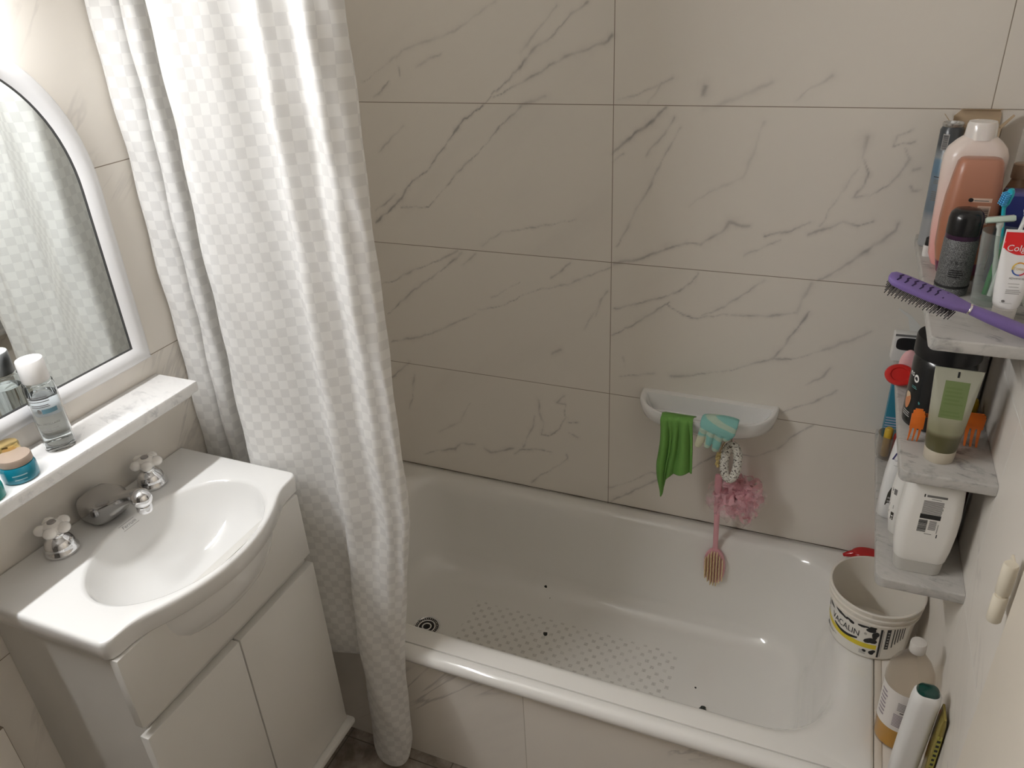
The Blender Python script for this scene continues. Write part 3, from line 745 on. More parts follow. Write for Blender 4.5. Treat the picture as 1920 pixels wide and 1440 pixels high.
# bath glove
m, nt, b, out = newmat('glove_knit'); N = NB(nt)
s = N.sep(N.objco()); st = N.math('ADD', N.math('SINE', N.math('ADD', N.math('MULTIPLY', s[2], 165.), N.math('MULTIPLY', s[0], 60.))), N.math('MULTIPLY', N.noise(N.objco(), 40., 2.), .8))
cm = N.maprange(st, .75, 1.1); fin = N.math('MULTIPLY', N.maprange(s[0], -.028, -.021, 1., 0.), N.maprange(s[2], -.035, -.025, 1., 0.))
N.lk(N.mix(N.math('MAXIMUM', N.math('MULTIPLY', cm, .55), fin), (.22, .47, .43), (.58, .58, .42)), b.inputs['Base Color']); b.inputs['Roughness'].default_value = .9
N.lk(N.bump(N.noise(N.objco(), 700., 2.), .5, .001), b.inputs['Normal'])
bm = bmesh.new()
def seg(pts, r, fl=.55, n=16):
    rings = []
    pts = [Vector(p) for p in pts]
    for i, (p, q) in enumerate(zip(pts, r)):
        t = (pts[min(i + 1, len(pts) - 1)] - pts[max(i - 1, 0)]).normalized(); a = Vector((1, 0, 0)); a = (a - t * a.dot(t)).normalized(); c = t.cross(a)
        rings.append([p + a * q * math.cos(2 * PI * k / n) + c * q * fl * math.sin(2 * PI * k / n) for k in range(n)])
    loft(bm, rings)
# palm: folded over the dish rim, cuff inside the dish
seg([(.004, .050, -.020), (.004, .036, -.006), (.004, .020, .008), (.004, .006, .012), (.003, -.006, .006), (.001, -.011, -.008), (-.001, -.012, -.016), (-.002, -.012, -.020)], [.036, .041, .044, .045, .045, .044, .042, .036], .16)
for x0, x1, ln, rr in ((-.032, -.043, .056, .0098), (-.0115, -.021, .054, .0088), (.0085, -.001, .060, .0100)):
    z0 = -.012
    seg([(x0, -.012, z0), (x0 * .75 + x1 * .25, -.0125, z0 - ln * .3), (x0 * .4 + x1 * .6, -.013, z0 - ln * .65), (x1, -.0125, z0 - ln * .92), (x1, -.012, z0 - ln)], [rr, rr, rr * .97, rr * .85, rr * .35], .6)
seg([(.036, -.010, .0), (.032, -.012, -.016), (.024, -.012, -.030), (.019, -.012, -.038)], [.010, .011, .008, .004], .5)
gl = link('bath_glove', bm, m, sharp=180); gl.location = (1.062, 1.6585, .794)
rm = gl.modifiers.new('fuse', 'REMESH'); rm.mode = 'VOXEL'; rm.voxel_size = .0018; rm.use_smooth_shade = True
tag(gl, 'mint green knitted bath glove hanging over the soap dish rim', 'glove')

# crochet ring, puff, bath brush on their cords
rope = mat('beige_cord', (.55, .47, .32), .9)
pad = thing('scrub_ring', 'white crocheted oval scrubbing ring hanging below the glove', 'scrubber', (1.098, 1.690, .670))
m, nt, b, out = newmat('crochet_white'); N = NB(nt)
vo = N.node('ShaderNodeTexVoronoi'); N.lk(N.objco(), vo.inputs['Vector']); vo.inputs['Scale'].default_value = 230.
d = vo.outputs['Distance']
N.lk(N.mix(N.maprange(d, .55, .85), (.84, .82, .75), (.12, .10, .08)), b.inputs['Base Color']); b.inputs['Roughness'].default_value = .9
N.lk(N.bump(N.math('SUBTRACT', 1., d), .9, .003), b.inputs['Normal'])
bm = bmesh.new()
n1, n2 = 60, 18; V = []
for i in range(n1):
    t = 2 * PI * i / n1; cx, cz = .0165 * math.cos(t), .051 * math.sin(t); nx, nz = math.cos(t) * .045, math.sin(t) * .0165; l = math.hypot(nx, nz); nx /= l; nz /= l
    V.append([bm.verts.new((cx + nx * (r_ := .0108 + .0012 * math.sin(i * 2.2 + k * 1.9)) * math.cos(2 * PI * k / n2), r_ * .8 * math.sin(2 * PI * k / n2), cz + nz * r_ * math.cos(2 * PI * k / n2))) for k in range(n2)])
for i in range(n1):
    for k in range(n2):
        a, c = V[i], V[(i + 1) % n1]; bm.faces.new((a[k], c[k], c[(k + 1) % n2], a[(k + 1) % n2]))
link('crochet_ring', bm, m, pad, sharp=180)
bm = bmesh.new(); tube(bm, [(-.002, .004, .058), (-.010, .006, .075), (-.012, .012, .098), (-.006, -.025, .112), (.0, -.034, .119), (.0, -.020, .1205)], .0012, 6); link('hanging_cord', bm, rope, pad)
bm = bmesh.new()
for k in range(16): sphere(bm, (-.030 + random.uniform(-.006, .006), random.uniform(-.006, .006), .003 + random.uniform(-.022, .022)), .0042, .0042, .0055, 8, 6)
tube(bm, [(-.030, 0, .024), (-.022, 0, .05), (-.010, .004, .074)], .0012, 6)
link('straw_tassel', bm, mat('straw', (.52, .40, .17), .85, vary=.3), pad)['label'] = 'yellow straw tassel'

puff = thing('bath_puff', 'fluffy pink mesh bath puff hanging beside the bath brush', 'bath puff', (1.118, 1.725, .545))
m, nt, b, out = newmat('pink_mesh'); N = NB(nt)
N.lk(N.mix(N.noise(N.objco(), 60., 2.), (.86, .45, .52), (.93, .70, .73)), b.inputs['Base Color']); b.inputs['Roughness'].default_value = .6
t_ = N.node('ShaderNodeBsdfTranslucent'); t_.inputs[0].default_value = (.88, .52, .58, 1); tp = N.node('ShaderNodeBsdfTransparent')
m1 = N.node('ShaderNodeMixShader'); m1.inputs[0].default_value = .35; N.lk(b.outputs[0], m1.inputs[1]); N.lk(t_.outputs[0], m1.inputs[2])
m2 = N.node('ShaderNodeMixShader'); m2.inputs[0].default_value = .30; N.lk(m1.outputs[0], m2.inputs[1]); N.lk(tp.outputs[0], m2.inputs[2]); N.lk(m2.outputs[0], out.inputs[0])
bm = bmesh.new(); rs = random.Random(4)
for k in range(95):
    th, ph = rs.uniform(0, 2 * PI), math.acos(rs.uniform(-1, 1))
    dv = Vector((math.sin(ph) * math.cos(th), math.sin(ph) * math.sin(th), math.cos(ph)))
    sd = dv.cross(Vector((rs.uniform(-1, 1), rs.uniform(-1, 1), rs.uniform(-1, 1)))).normalized(); w = dv.cross(sd)
    Lr = rs.uniform(.036, .062) * (1.12 if dv.z < -.1 or dv.x > .3 else 1.); wd = rs.uniform(.005, .010); rows = []
    for i in range(17):
        f = i / 16; a = f * 2 * PI
        p = dv * (Lr * .5 * (1 - math.cos(a)) + .006) + sd * (.015 * math.sin(a)) + w * .006 * math.sin(3 * a + k)
        ww = w * math.cos(a * 1.5 + k) + dv * .4 * math.sin(a * 2 + k)
        p.y = max(p.y * .95, -.07); p.y = min(p.y, .066)
        rows.append((bm.verts.new(p - ww * wd), bm.verts.new(p + ww * wd * (1 + .3 * math.sin(5 * a)))))
    for (a0, b0), (a1, b1) in zip(rows, rows[1:]): bm.faces.new((a0, b0, b1, a1))
for v in bm.verts: v.co.y = min(v.co.y, .070)
m3, nt, b, out = newmat('pink_net'); N = NB(nt); b.inputs['Base Color'].default_value = (.90, .60, .65, 1); b.inputs['Roughness'].default_value = .6
tp = N.node('ShaderNodeBsdfTransparent'); mx = N.node('ShaderNodeMixShader'); mx.inputs[0].default_value = .84; N.lk(b.outputs[0], mx.inputs[1]); N.lk(tp.outputs[0], mx.inputs[2]); N.lk(mx.outputs[0], out.inputs[0])
bn = bmesh.new()
for k in range(46):
    th, ph = rs.uniform(0, 2 * PI), math.acos(rs.uniform(-1, .5))
    dv = Vector((math.sin(ph) * math.cos(th), math.sin(ph) * math.sin(th), math.cos(ph))); sd_ = dv.cross(Vector((rs.uniform(-1, 1), rs.uniform(-1, 1), rs.uniform(-1, 1)))).normalized(); w = dv.cross(sd_)
    Lr = rs.uniform(.055, .082); rows = []
    for i in range(13):
        a = i / 12 * 2 * PI; p = dv * (Lr * .5 * (1 - math.cos(a)) + .004) + sd_ * .024 * math.sin(a); ww = w * math.cos(a + k) + dv * .4 * math.sin(2 * a + k); wd = .014
        q0, q1 = p - ww * wd, p + ww * wd
        for q_ in (q0, q1): q_.y = min(max(q_.y, -.07), .070)
        rows.append((bn.verts.new(q0), bn.verts.new(q1)))
    for (a0, b0), (a1, b1) in zip(rows, rows[1:]): bn.faces.new((a0, b0, b1, a1))
link('net_ruffles', bn, m3, puff, sharp=180, recalc=False)
link('mesh_ruffles', bm, m, puff, sharp=180, recalc=False)
bm = bmesh.new(); tube(bm, [(0, 0, .0), (-.006, -.01, .07), (-.016, -.018, .14), (-.02, -.04, .20), (-.02, -.062, .236), (-.02, -.0665, .244), (-.02, -.05, .2465)], .0013, 6); link('hanging_cord', bm, mat('pink_cord', (.80, .50, .55), .7), puff)

brush = thing('bath_brush', 'pink bath brush with straw coloured bristles hanging under the soap dish', 'brush', (1.068, 1.722, .60), rot=(math.radians(1.5), math.radians(-2.), 0))
pk = mat('pink_plastic', (.70, .36, .40), .35, vary=.03)
bm = bmesh.new()
loft(bm, [rrect(0, .002, .0075, .0032, .003, z, 5) for z in (0.004,)] + [rrect(.0, .002, w_, .0042, .004, z, 5) for w_, z in ((.0092, -.001), (.0098, -.03), (.0085, -.08), (.0072, -.16), (.0070, -.235), (.0085, -.252))], True, True)
link('handle', bm, pk, brush)
bm = bmesh.new()
hz = -.305
def hring(sx, sz, y): return [(sx * math.copysign(abs(math.cos(t)) ** .85, math.cos(t)), y, hz + sz * math.copysign(abs(math.sin(t)) ** .85, math.sin(t))) for t in np.linspace(0, 2 * PI, 40, endpoint=False)]
loft(bm, [hring(.018, .046, .008), hring(.0275, .058, .006), hring(.0295, .060, .000), hring(.0285, .059, -.006), hring(.0255, .055, -.0075)], True, True)
link('brush_head', bm, pk, brush)
bm = bmesh.new()
for ix in range(-3, 4):
    for iz in range(-10, 11):
        x, z = ix * .0072, hz + iz * .0054
        if (x / .0265) ** 2 + ((z - hz) / .0565) ** 2 > 1.: continue
        j_ = rs.uniform(-.0005, .0005)
        tube(bm, [(x, -.007, z), (x * 1.06 + j_, -.016, z - .001), (x * 1.10 + j_, -.0215, z - .0028)], [.0015, .0019, .0012], 6)
link('bristles', bm, mat('straw_bristle', (.78, .64, .40), .8, vary=.12), brush)
bm = bmesh.new(); tube(bm, [(.004, .0, -.004), (.008, -.004, .03), (.008, -.015, .09), (.006, -.035, .15), (.004, -.0585, .184), (.004, -.063, .1895), (.004, -.045, .1915)], .0013, 6); link('hanging_cord', bm, rope, brush)

# ------------------------------------------------------------------ the three marble corner shelves
sm = marble_mat('shelf_marble', (.47, .455, .43), (.17, .165, .16), (5, 26, 26), .3, .95)
SH = (('upper', 1.253), ('middle', 1.004), ('lower', .767))
for nm, zt in SH:
    bm = bmesh.new(); x0, x1, y0, y1 = 1.418, XR - .0005, 1.247, YB - .0005
    out_ = [(x1, y0), (x1, y1), (x0, y1)] + [(x0 + .018 - .018 * math.cos(a), y0 + .018 - .018 * math.sin(a)) for a in np.linspace(0, PI / 2, 8)]
    def rg(ins, z): return [(min(max(x, x0 + ins), x1), max(y, y0 + ins), z) for x, y in out_]
    loft(bm, [rg(.003, zt - .0215), rg(.0008, zt - .0205), rg(0, zt - .018), rg(0, zt - .0035), rg(.0008, zt - .001), rg(.003, zt)], True, True)
    o = link('corner_shelf', bm, sm, sharp=50)
    tag(o, {'upper': 'topmost of the three grey marble corner shelves, the hairbrush lying on it', 'middle': 'middle grey marble corner shelf holding the black jar and green tube', 'lower': 'lowest grey marble corner shelf, just above the white bucket'}[nm], 'shelf', 'marble corner shelves')
Z1, Z2, Z3, ZD = 1.2532, 1.0042, .7672, .3832

def bottle_rr(rings, n=9):
    """rounded-rectangle loft: rings = (z, hx, hy, r)"""
    bm = bmesh.new(); loft(bm, [rrect(0, 0, hx, hy, r, z, n) for z, hx, hy, r in rings], True, True); return bm
def front_surf(rings):
    zs = [r[0] for r in rings]; hs = [r[2] for r in rings]; hx = [r[1] for r in rings]; rr = [r[3] for r in rings]
    def f(u, v, lift):
        h = float(np.interp(v, zs, hs)); w = float(np.interp(v, zs, hx)); r = float(np.interp(v, zs, rr)); r = min(r, w - 1e-5, h - 1e-5)
        e = abs(u) - (w - r); dy = 0.
        if e > 0: dy = r - math.sqrt(max(0, r * r - min(e, r) ** 2))
        return (u, -h + dy - lift, v)
    return f

# --- upper shelf
t = thing('aerosol_can', 'tall grey blue aerosol can standing at the back of the top shelf', 'spray can', (1.4375, 1.728, Z1))
pf = [(.0185, 0), (.0205, .002), (.0205, .228), (.0175, .234), (.0165, .238)]
bm = bmesh.new(); lathe(bm, pf, 40)
link('can_body', bm, gradient_mat('can_bands', [(0, (.30, .31, .32)), (.055, (.33, .34, .35)), (.075, (.13, .17, .21)), (.13, (.16, .20, .24)), (.150, (.10, .18, .26)), (.172, (.12, .20, .28)), (.178, (.26, .29, .31)), (.20, (.055, .065, .075)), (.238, (.06, .065, .07))], .238, .28), t)
bm = bmesh.new(); lathe(bm, [(.0178, .234), (.0188, .2365), (.0188, .240), (.017, .2415), (.015, .239), (.0145, .236)], 40, cap1=False); link('rolled_rim', bm, mat('steel', (.6, .6, .6), .25, 1.), t)
bm = bmesh.new(); lathe(bm, [(.0145, .235), (.0145, .2375), (.006, .2385), (.005, .243), (.004, .2435)], 24); link('valve', bm, mat('valve_white', (.75, .75, .74), .4), t)
p = Print(lathe_surf(pf, -PI / 2 - .5)); p.rect(-.006, .006, .192, .222, MIDGREY); p.barcode(-.0045, .0045, .194, .220, BLACK, upright=False)
p.rect(-.008, .016, .140, .1415, BLACK); p.lines(-.006, .016, .128, .137, 3, GREY); p.lines(-.006, .016, .095, .115, 5, GREY); p.done('can_lettering', t)

t = thing('cardboard_carton', 'open brown cardboard carton standing behind the pink lotion bottle', 'carton', (1.4830, 1.7770, Z1))
kr = mat('kraft_card', (.52, .40, .27), .8, vary=.08)
bm = bmesh.new(); hx, hy, hh, th_ = .0405, .0185, .226, .0012
for a in ((-hx, hx, -hy, -hy + th_), (-hx, hx, hy - th_, hy), (-hx, -hx + th_, -hy, hy), (hx - th_, hx, -hy, hy)): box(bm, *a, .001, hh)
box(bm, -hx, hx, -hy, hy, 0, .0012); link('carton_body', bm, kr, t, smooth=False)
bm = bmesh.new(); V = [bm.verts.new(p) for p in [(-hx, hy, hh), (hx, hy, hh), (hx, hy + .002, hh + .020), (hx - .004, hy + .003, hh + .028), (-hx + .012, hy + .003, hh + .028), (-hx, hy + .001, hh + .016)]]; bm.faces.new(V)
o = link('back_flap', bm, kr, t, smooth=False); md = o.modifiers.new('t', 'SOLIDIFY'); md.thickness = .0011
bm = bmesh.new(); V = [bm.verts.new(p) for p in [(-hx + .010, hy + .0015, hh + .0285), (hx - .003, hy + .0015, hh + .0285), (hx - .003, hy - .014, hh + .031), (-hx + .014, hy - .014, hh + .031)]]; bm.faces.new(V)
o = link('tuck_flap', bm, mat('kraft_dark', (.40, .29, .18), .8), t, smooth=False); md = o.modifiers.new('t', 'SOLIDIFY'); md.thickness = .0011
for s_ in (-1, 1):
    bm = bmesh.new(); V = [bm.verts.new(p) for p in [(s_ * hx, -hy + .006, hh), (s_ * hx, hy - .006, hh), (s_ * (hx + .018), hy - .010, hh + .022), (s_ * (hx + .018), -hy + .012, hh + .022)]]; bm.faces.new(V)
    o = link('side_flap', bm, kr, t, smooth=False); md = o.modifiers.new('t', 'SOLIDIFY'); md.thickness = .0011

t = thing('lotion_bottle', 'large pale pink lotion bottle with a clear cap, in front of the cardboard carton', 'bottle', (1.471, 1.612, Z1), .05)
rg_ = [(0, .030, .020, .016), (.003, .036, .024, .02), (.02, .043, .026, .022), (.07, .047, .028, .023), (.13, .049, .029, .024), (.185, .0515, .030, .025), (.205, .051, .030, .025), (.219, .046, .028, .024), (.230, .036, .025, .022), (.238, .026, .022, .02)]
bm = bottle_rr(rg_); link('bottle_body', bm, gradient_mat('lotion_pink', [(0, (.78, .34, .32)), (.05, (.80, .42, .38)), (.13, (.80, .60, .54)), (.20, (.80, .69, .63)), (.238, (.80, .70, .65))], .238, .25), t)
bm = bmesh.new(); lathe(bm, [(.0265, .234), (.0250, .244), (.0240, .258), (.0220, .263), (.010, .2645)], 36); link('bottle_cap', bm, mat('milky_cap', (.78, .74, .71), .18, coat=.5, sss=.3), t)

t = thing('conditioner_bottle', 'copper brown conditioner bottle with a barcode, behind the black spray can', 'bottle', (1.471, 1.538, Z1), .03)
rg_ = [(.0, .026, .018, .014), (.002, .029, .020, .015), (.012, .0305, .021, .016), (.013, .033, .023, .018), (.06, .0425, .0265, .02), (.11, .0445, .027, .021), (.15, .0425, .0255, .02), (.19, .0375, .0215, .017), (.209, .0345, .019, .015), (.2145, .031, .016, .013), (.216, .027, .012, .01)]
bm = bottle_rr(rg_); link('bottle_body', bm, gradient_mat('copper_pearl', [(0, (.16, .075, .045)), (.011, (.16, .075, .045)), (.013, (.12, .015, .055)), (.034, (.13, .016, .06)), (.036, (.36, .155, .085)), (.10, (.36, .145, .082)), (.216, (.42, .19, .125))], .216, .32), t)
p = Print(front_surf(rg_)); tan = mat('tan_print', (.62, .45, .36), .5); p.rect(-.006, .026, .146, .153, tan); p.blob(-.006, .1495, .004, .0035, BLACK, .0006, irr=0); p.lines(-.001, .022, .148, .151, 1, GREY, .0006)
p.rect(.006, .026, .108, .140, tan); p.barcode(.008, .024, .112, .138, BLACK, upright=False); p.lines(-.016, .003, .110, .138, 7, mat('copper_print', (.50, .27, .19), .5)); p.done('bottle_lettering', t)

t = thing('hair_spray', 'black capped spray can with a speckled grey label on the top shelf', 'spray can', (1.4585, 1.462, Z1))
pf = [(.024, 0), (.0265, .0015), (.0268, .016), (.0258, .0175), (.0268, .0190), (.0268, .096), (.0255, .100)]
bm = bmesh.new(); lathe(bm, pf, 44); link('can_body', bm, speckle_mat('speckled_grey', (.035, .036, .036), (.22, .225, .225), 1100.), t)
bm = bmesh.new(); lathe(bm, [(.0272, .014), (.0275, .0152), (.0275, .0175), (.0272, .0185)], 40, cap0=False, cap1=False); link('black_band', bm, BLACK, t)
bm = bmesh.new(); lathe(bm, [(.0258, .0975), (.0262, .099), (.0258, .112)], 40, cap0=False, cap1=False); link('plum_collar', bm, mat('plum_dark', (.035, .012, .035), .3), t)
bm = bmesh.new(); lathe(bm, [(.0262, .106), (.0268, .108), (.0265, .132), (.0245, .141), (.0195, .1465), (.010, .1485)], 44); link('can_cap', bm, mat('cap_black', (.012, .012, .013), .22, vary=0), t)
p = Print(lathe_surf(pf, -PI / 2)); p.text('T R E S', 0, .060, .009, BLACK); p.lines(-.012, .012, .035, .05, 4, BLACK); p.done('can_lettering', t)

t = thing('glass_tumbler', 'clear glass tumbler holding brushes and a razor behind the toothpaste tube', 'glass', (1.5125, 1.425, Z1))
glassm = clear_mat('clear_glass', (.90, .93, .91), .16)
bm = bmesh.new(); lathe(bm, [(.0245, 0), (.026, .002), (.0285, .06), (.0325, .122), (.0322, .1235), (.0312, .122), (.0272, .06), (.0245, .010), (.005, .008)], 44, cap1=True); link('tumbler_wall', bm, glassm, t)
RZ = thing('safety_razor', 'pale green disposable razor leaning in the glass tumbler', 'razor', (1.5120, 1.425, Z1 + .012))
pg = mat('pale_green_plastic', (.52, .62, .54), .25, coat=.2)
bm = bmesh.new(); box(bm, -.021, .021, -.006, .005, -.0045, .0045, .002, xf=Matrix.Translation((-.012, -.010, .133)) @ Matrix.Rotation(-.45, 4, 'X') @ Matrix.Rotation(-.15, 4, 'Y')); link('razor_head', bm, pg, RZ)
bm = bmesh.new(); box(bm, -.018, .018, -.0052, -.0042, .0046, .0052, xf=Matrix.Translation((-.012, -.010, .133)) @ Matrix.Rotation(-.45, 4, 'X') @ Matrix.Rotation(-.15, 4, 'Y')); link('blade', bm, mat('blade_steel', (.7, .7, .7), .2, 1.), RZ)
bm = bmesh.new(); tube(bm, [tuple(x) for x in spline([(.006, .012, 0), (.002, .008, .04), (-.006, .0, .085), (-.010, -.006, .118), (-.012, -.009, .130)], 16)], [.0045] * 6 + [.0035] * 6 + [.0055] * 4, 10); link('razor_handle', bm, mat('white_green_handle', (.68, .72, .68), .3), RZ)
TB = thing('toothbrush', 'blue toothbrush standing in the glass tumbler, bristles up', 'toothbrush', (1.5165, 1.436, Z1 + .012))
bl = mat('toothbrush_blue', (.02, .26, .62), .25, coat=.3)
def brush_parts(TB, path, m_handle, m_bris, hd):
    P = spline(path, 20); bm = bmesh.new(); tube(bm, [tuple(x) for x in P], [.0042] * 10 + [.0032] * 7 + [.0045] * 3, 10); link('brush_handle', bm, m_handle, TB)
    bm = bmesh.new(); e = Vector(P[-1]); d_ = (e - Vector(P[-3])).normalized(); q = Vector((0, 0, 1)).rotation_difference(d_).to_matrix().to_4x4()
    loft(bm, [rrect(0, 0, hx_, .0028, .0026, z, 6) for z, hx_ in ((-.002, .004), (.003, .0065), (.020, .0070), (.026, .0055), (.029, .0025))]); bmesh.ops.transform(bm, matrix=Matrix.Translation(e) @ q @ Matrix.Rotation(hd, 4, 'Z'), verts=bm.verts[:]); link('brush_head', bm, m_handle, TB)
    bm = bmesh.new()
    for i in range(3):
        for j in range(6): tube(bm, [(-.004 + .004 * i, -.0025, .003 + .0038 * j), (-.004 + .004 * i, -.012, .003 + .0038 * j)], .0013, 6)
    bmesh.ops.transform(bm, matrix=Matrix.Translation(e) @ q @ Matrix.Rotation(hd, 4, 'Z'), verts=bm.verts[:]); link('bristles', bm, m_bris, TB)
brush_parts(TB, [(.0, .008, 0), (.0, .010, .05), (-.004, .012, .1), (-.010, .012, .140), (-.010, .010, .150)], mat('toothbrush_teal', (.02, .38, .46), .25, coat=.3), mat('bristle_blue', (.10, .45, .80), .6), -.9)
TB2 = thing('toothbrush', 'white toothbrush standing in the glass tumbler at the right edge', 'toothbrush', (1.5195, 1.420, Z1 + .012))
brush_parts(TB2, [(-.006, .006, 0), (-.001, .003, .05), (.009, .0, .10), (.014, -.001, .135), (.015, -.002, .145)], mat('toothbrush_white', (.82, .82, .82), .25, coat=.3), mat('bristle_white', (.85, .85, .85), .6), .2)
G3 = thing('toothbrush', 'green handled brush standing in the glass tumbler behind the razor', 'toothbrush', (1.510, 1.430, Z1 + .012))
brush_parts(G3, [(-.004, .0, 0), (.000, .006, .04), (.005, .010, .070), (.008, .011, .080)], mat('toothbrush_green', (.03, .22, .06), .3), mat('bristle_green', (.5, .6, .5), .6), PI)

t = thing('navy_box', 'dark blue box standing behind the blue toothbrush', 'box', (1.5380, 1.535, Z1), .0)
bm = bmesh.new(); box(bm, -.0195, .0205, -.018, .018, 0, .163, .0008); link('box_body', bm, mat('navy_card', (.012, .020, .13), .3), t)
bm = bmesh.new(); box(bm, -.0197, .0207, -.0182, .0182, .158, .1635, .0006); link('box_lid', bm, mat('violet_card', (.08, .08, .22), .35), t)
t = thing('brown_vial', 'small brown glass vial standing behind the copper bottle', 'bottle', (1.5415, 1.592, Z1))
bm = bmesh.new(); lathe(bm, [(.016, 0), (.018, .002), (.018, .150), (.012, .165), (.010, .172)], 32); link('vial_body', bm, mat('brown_glass', (.22, .125, .07), .12, coat=.3, vary=.25), t)
bm = bmesh.new(); lathe(bm, [(.0125, .172), (.0130, .174), (.0125, .196), (.010, .198)], 28); link('vial_cap', bm, mat('brown_cap', (.26, .17, .11), .35), t)
t = thing('small_tube', 'small white tube with a black cap squeezed beside the pink lotion bottle', 'tube', (1.4315, 1.655, Z1))
bm = bmesh.new(); loft(bm, [rrect(0, 0, .0085, .0065, .005, 0, 5), rrect(0, 0, .009, .007, .006, .003, 5), rrect(0, 0, .0095, .007, .006, .020, 5), rrect(0, 0, .009, .0065, .005, .022, 5)]); link('tube_body', bm, mat('tube_white', (.78, .77, .75), .4), t)
bm = bmesh.new(); lathe(bm, [(.0075, .022), (.0078, .023), (.007, .036), (.005, .038)], 24); link('tube_cap', bm, BLACK, t)

t = thing('toothpaste_tube', 'white and red toothpaste tube standing on its cap at the edge of the top shelf', 'toothpaste', (1.5255, 1.352, Z1), .06)
rg_ = [(.024, .0175, .0165, .016), (.030, .0195, .0170, .0165), (.055, .0225, .0150, .0148), (.095, .0245, .0095, .0094), (.130, .0255, .0035, .0034), (.139, .0257, .0016, .0015), (.148, .0257, .0012, .0011)]
bm = bottle_rr(rg_, 10); link('tube_body', bm, mat('tube_gloss_white', (.82, .81, .80), .25, coat=.3, vary=.01), t, sharp=60)
bm = bmesh.new(); lathe(bm, [(.0150, 0), (.0165, .0015), (.0172, .022), (.0160, .0235)], 40); link('tube_cap', bm, mat('tube_cap_white', (.74, .72, .69), .35), t)
p = Print(front_surf(rg_)); RED = mat('brand_red', (.66, .012, .015), .3)
for i in range(24):
    u0, u1 = -.0245 + .049 * i / 24, -.0245 + .049 * (i + 1) / 24; um = (u0 + u1) / 2
    p.rect(u0, u1, .1105 + .010 * (um / .0245) ** 2, .1445, RED, .0004, nu=1)
p.text('Colgate', 0.001, .1205, .0135, WHITE, .0009, shear=.1)
for a0, a1, cc in ((.5, 2.0, (.70, .30, .04)), (2.0, 3.3, (.80, .55, .10)), (3.3, 4.9, (.05, .12, .40)), (4.9, 6.78, (.60, .03, .06))):
    k = mat('ring%d' % int(a0 * 10), cc, .4); n = 10
    for i in range(n):
        a, b_ = a0 + (a1 - a0) * i / n, a0 + (a1 - a0) * (i + 1) / n
        p.poly([(.003 + .0105 * math.cos(a), .0895 + .0105 * math.sin(a)), (.003 + .0105 * math.cos(b_), .0895 + .0105 * math.sin(b_)), (.003 + .0085 * math.cos(b_), .0895 + .0085 * math.sin(b_)), (.003 + .0085 * math.cos(a), .0895 + .0085 * math.sin(a))], k, .0006)
p.text('Total', .002, .0900, .0075, mat('gold_print', (.72, .55, .25), .4), .0008)
p.text('ADVANCED', .003, .0745, .0042, GREY, .0006); p.lines(-.008, .013, .0655, .0675, 1, MIDGREY); p.lines(-.006, .011, .0605, .0625, 1, MIDGREY); p.lines(-.009, .013, .050, .058, 3, MIDGREY)
p.blob(-.009, .0375, .0024, .0022, GREY, irr=0); p.lines(-.013, .008, .0345, .0352, 1, GREY); p.done('tube_lettering', t)

# --- purple hairbrush lying across the front of the top shelf
hb = thing('hair_brush', 'purple vented hairbrush lying on the top shelf with its head sticking out', 'hairbrush', (1.548, 1.272, 1.2668))
ax = Vector((-.196, .0, .070)).normalized(); fwd = Vector((.04, .27, -.95)); fwd = (fwd - ax * fwd.dot(ax)).normalized(); sd = ax.cross(fwd)
HM = Matrix(((ax.x, sd.x, fwd.x, 0), (ax.y, sd.y, fwd.y, 0), (ax.z, sd.z, fwd.z, 0), (0, 0, 0, 1)))
pur = mat('purple_plastic', (.175, .120, .335), .40, vary=.05)
def along(secs, n=24, e=2.4):
    rr_ = []
    for s_, w_, h_, off in secs:
        rr_.append([HM @ Vector((s_, w_ * np.sign(math.cos(t_)) * abs(math.cos(t_)) ** (2 / e), off + h_ * np.sign(math.sin(t_)) * abs(math.sin(t_)) ** (2 / e))) for t_ in np.linspace(0, 2 * PI, n, endpoint=False)])
    return rr_
bm = bmesh.new(); loft(bm, along([(-.045, .002, .002, .001), (-.042, .007, .006, .001), (-.02, .0100, .0085, 0), (.02, .0110, .0092, 0), (.055, .0105, .0085, 0), (.078, .0092, .0075, 0), (.088, .0085, .007, 0)])); link('handle', bm, pur, hb)
bm = bmesh.new(); loft(bm, along([(.0875, .0092, .0078, 0), (.0880, .0096, .0082, 0), (.0905, .0096, .0082, 0), (.0910, .0092, .0078, 0)])); link('silver_band', bm, CHROME, hb)
bm = bmesh.new(); loft(bm, along([(.0905, .0085, .007, 0), (.100, .0115, .0065, 0), (.115, .0165, .0062, 0), (.150, .0185, .0062, .001), (.190, .0178, .0062, .001), (.207, .0150, .006, .001), (.2135, .009, .004, .001), (.215, .003, .0015, .001)], 32, 3.)); link('brush_head', bm, pur, hb)
bm = bmesh.new(); vm = mat('vent_dark', (.018, .007, .06), .6)
for k in range(8):
    s0 = .112 + k * .0118
    pts = [(s0, -.0095), (s0 + .004, -.004), (s0 + .0035, .001), (s0 + .008, .009), (s0 + .0100, .009), (s0 + .0065, .001), (s0 + .007, -.004), (s0 + .0025, -.0095)]
    V = [bm.verts.new(HM @ Vector((a, b_, -.00565))) for a, b_ in pts]; V2 = [bm.verts.new(HM @ Vector((a, b_, -.0045))) for a, b_ in pts]
    n = len(pts)
    for i in range(n): bm.faces.new((V[i], V[(i + 1) % n], V2[(i + 1) % n], V2[i]))
    bm.faces.new((V[0], V[1], V[6], V[7])); bm.faces.new((V[1], V[2], V[5], V[6])); bm.faces.new((V[2], V[3], V[4], V[5]))
link('vent_slots', bm, vm, hb, smooth=False)
bm = bmesh.new()
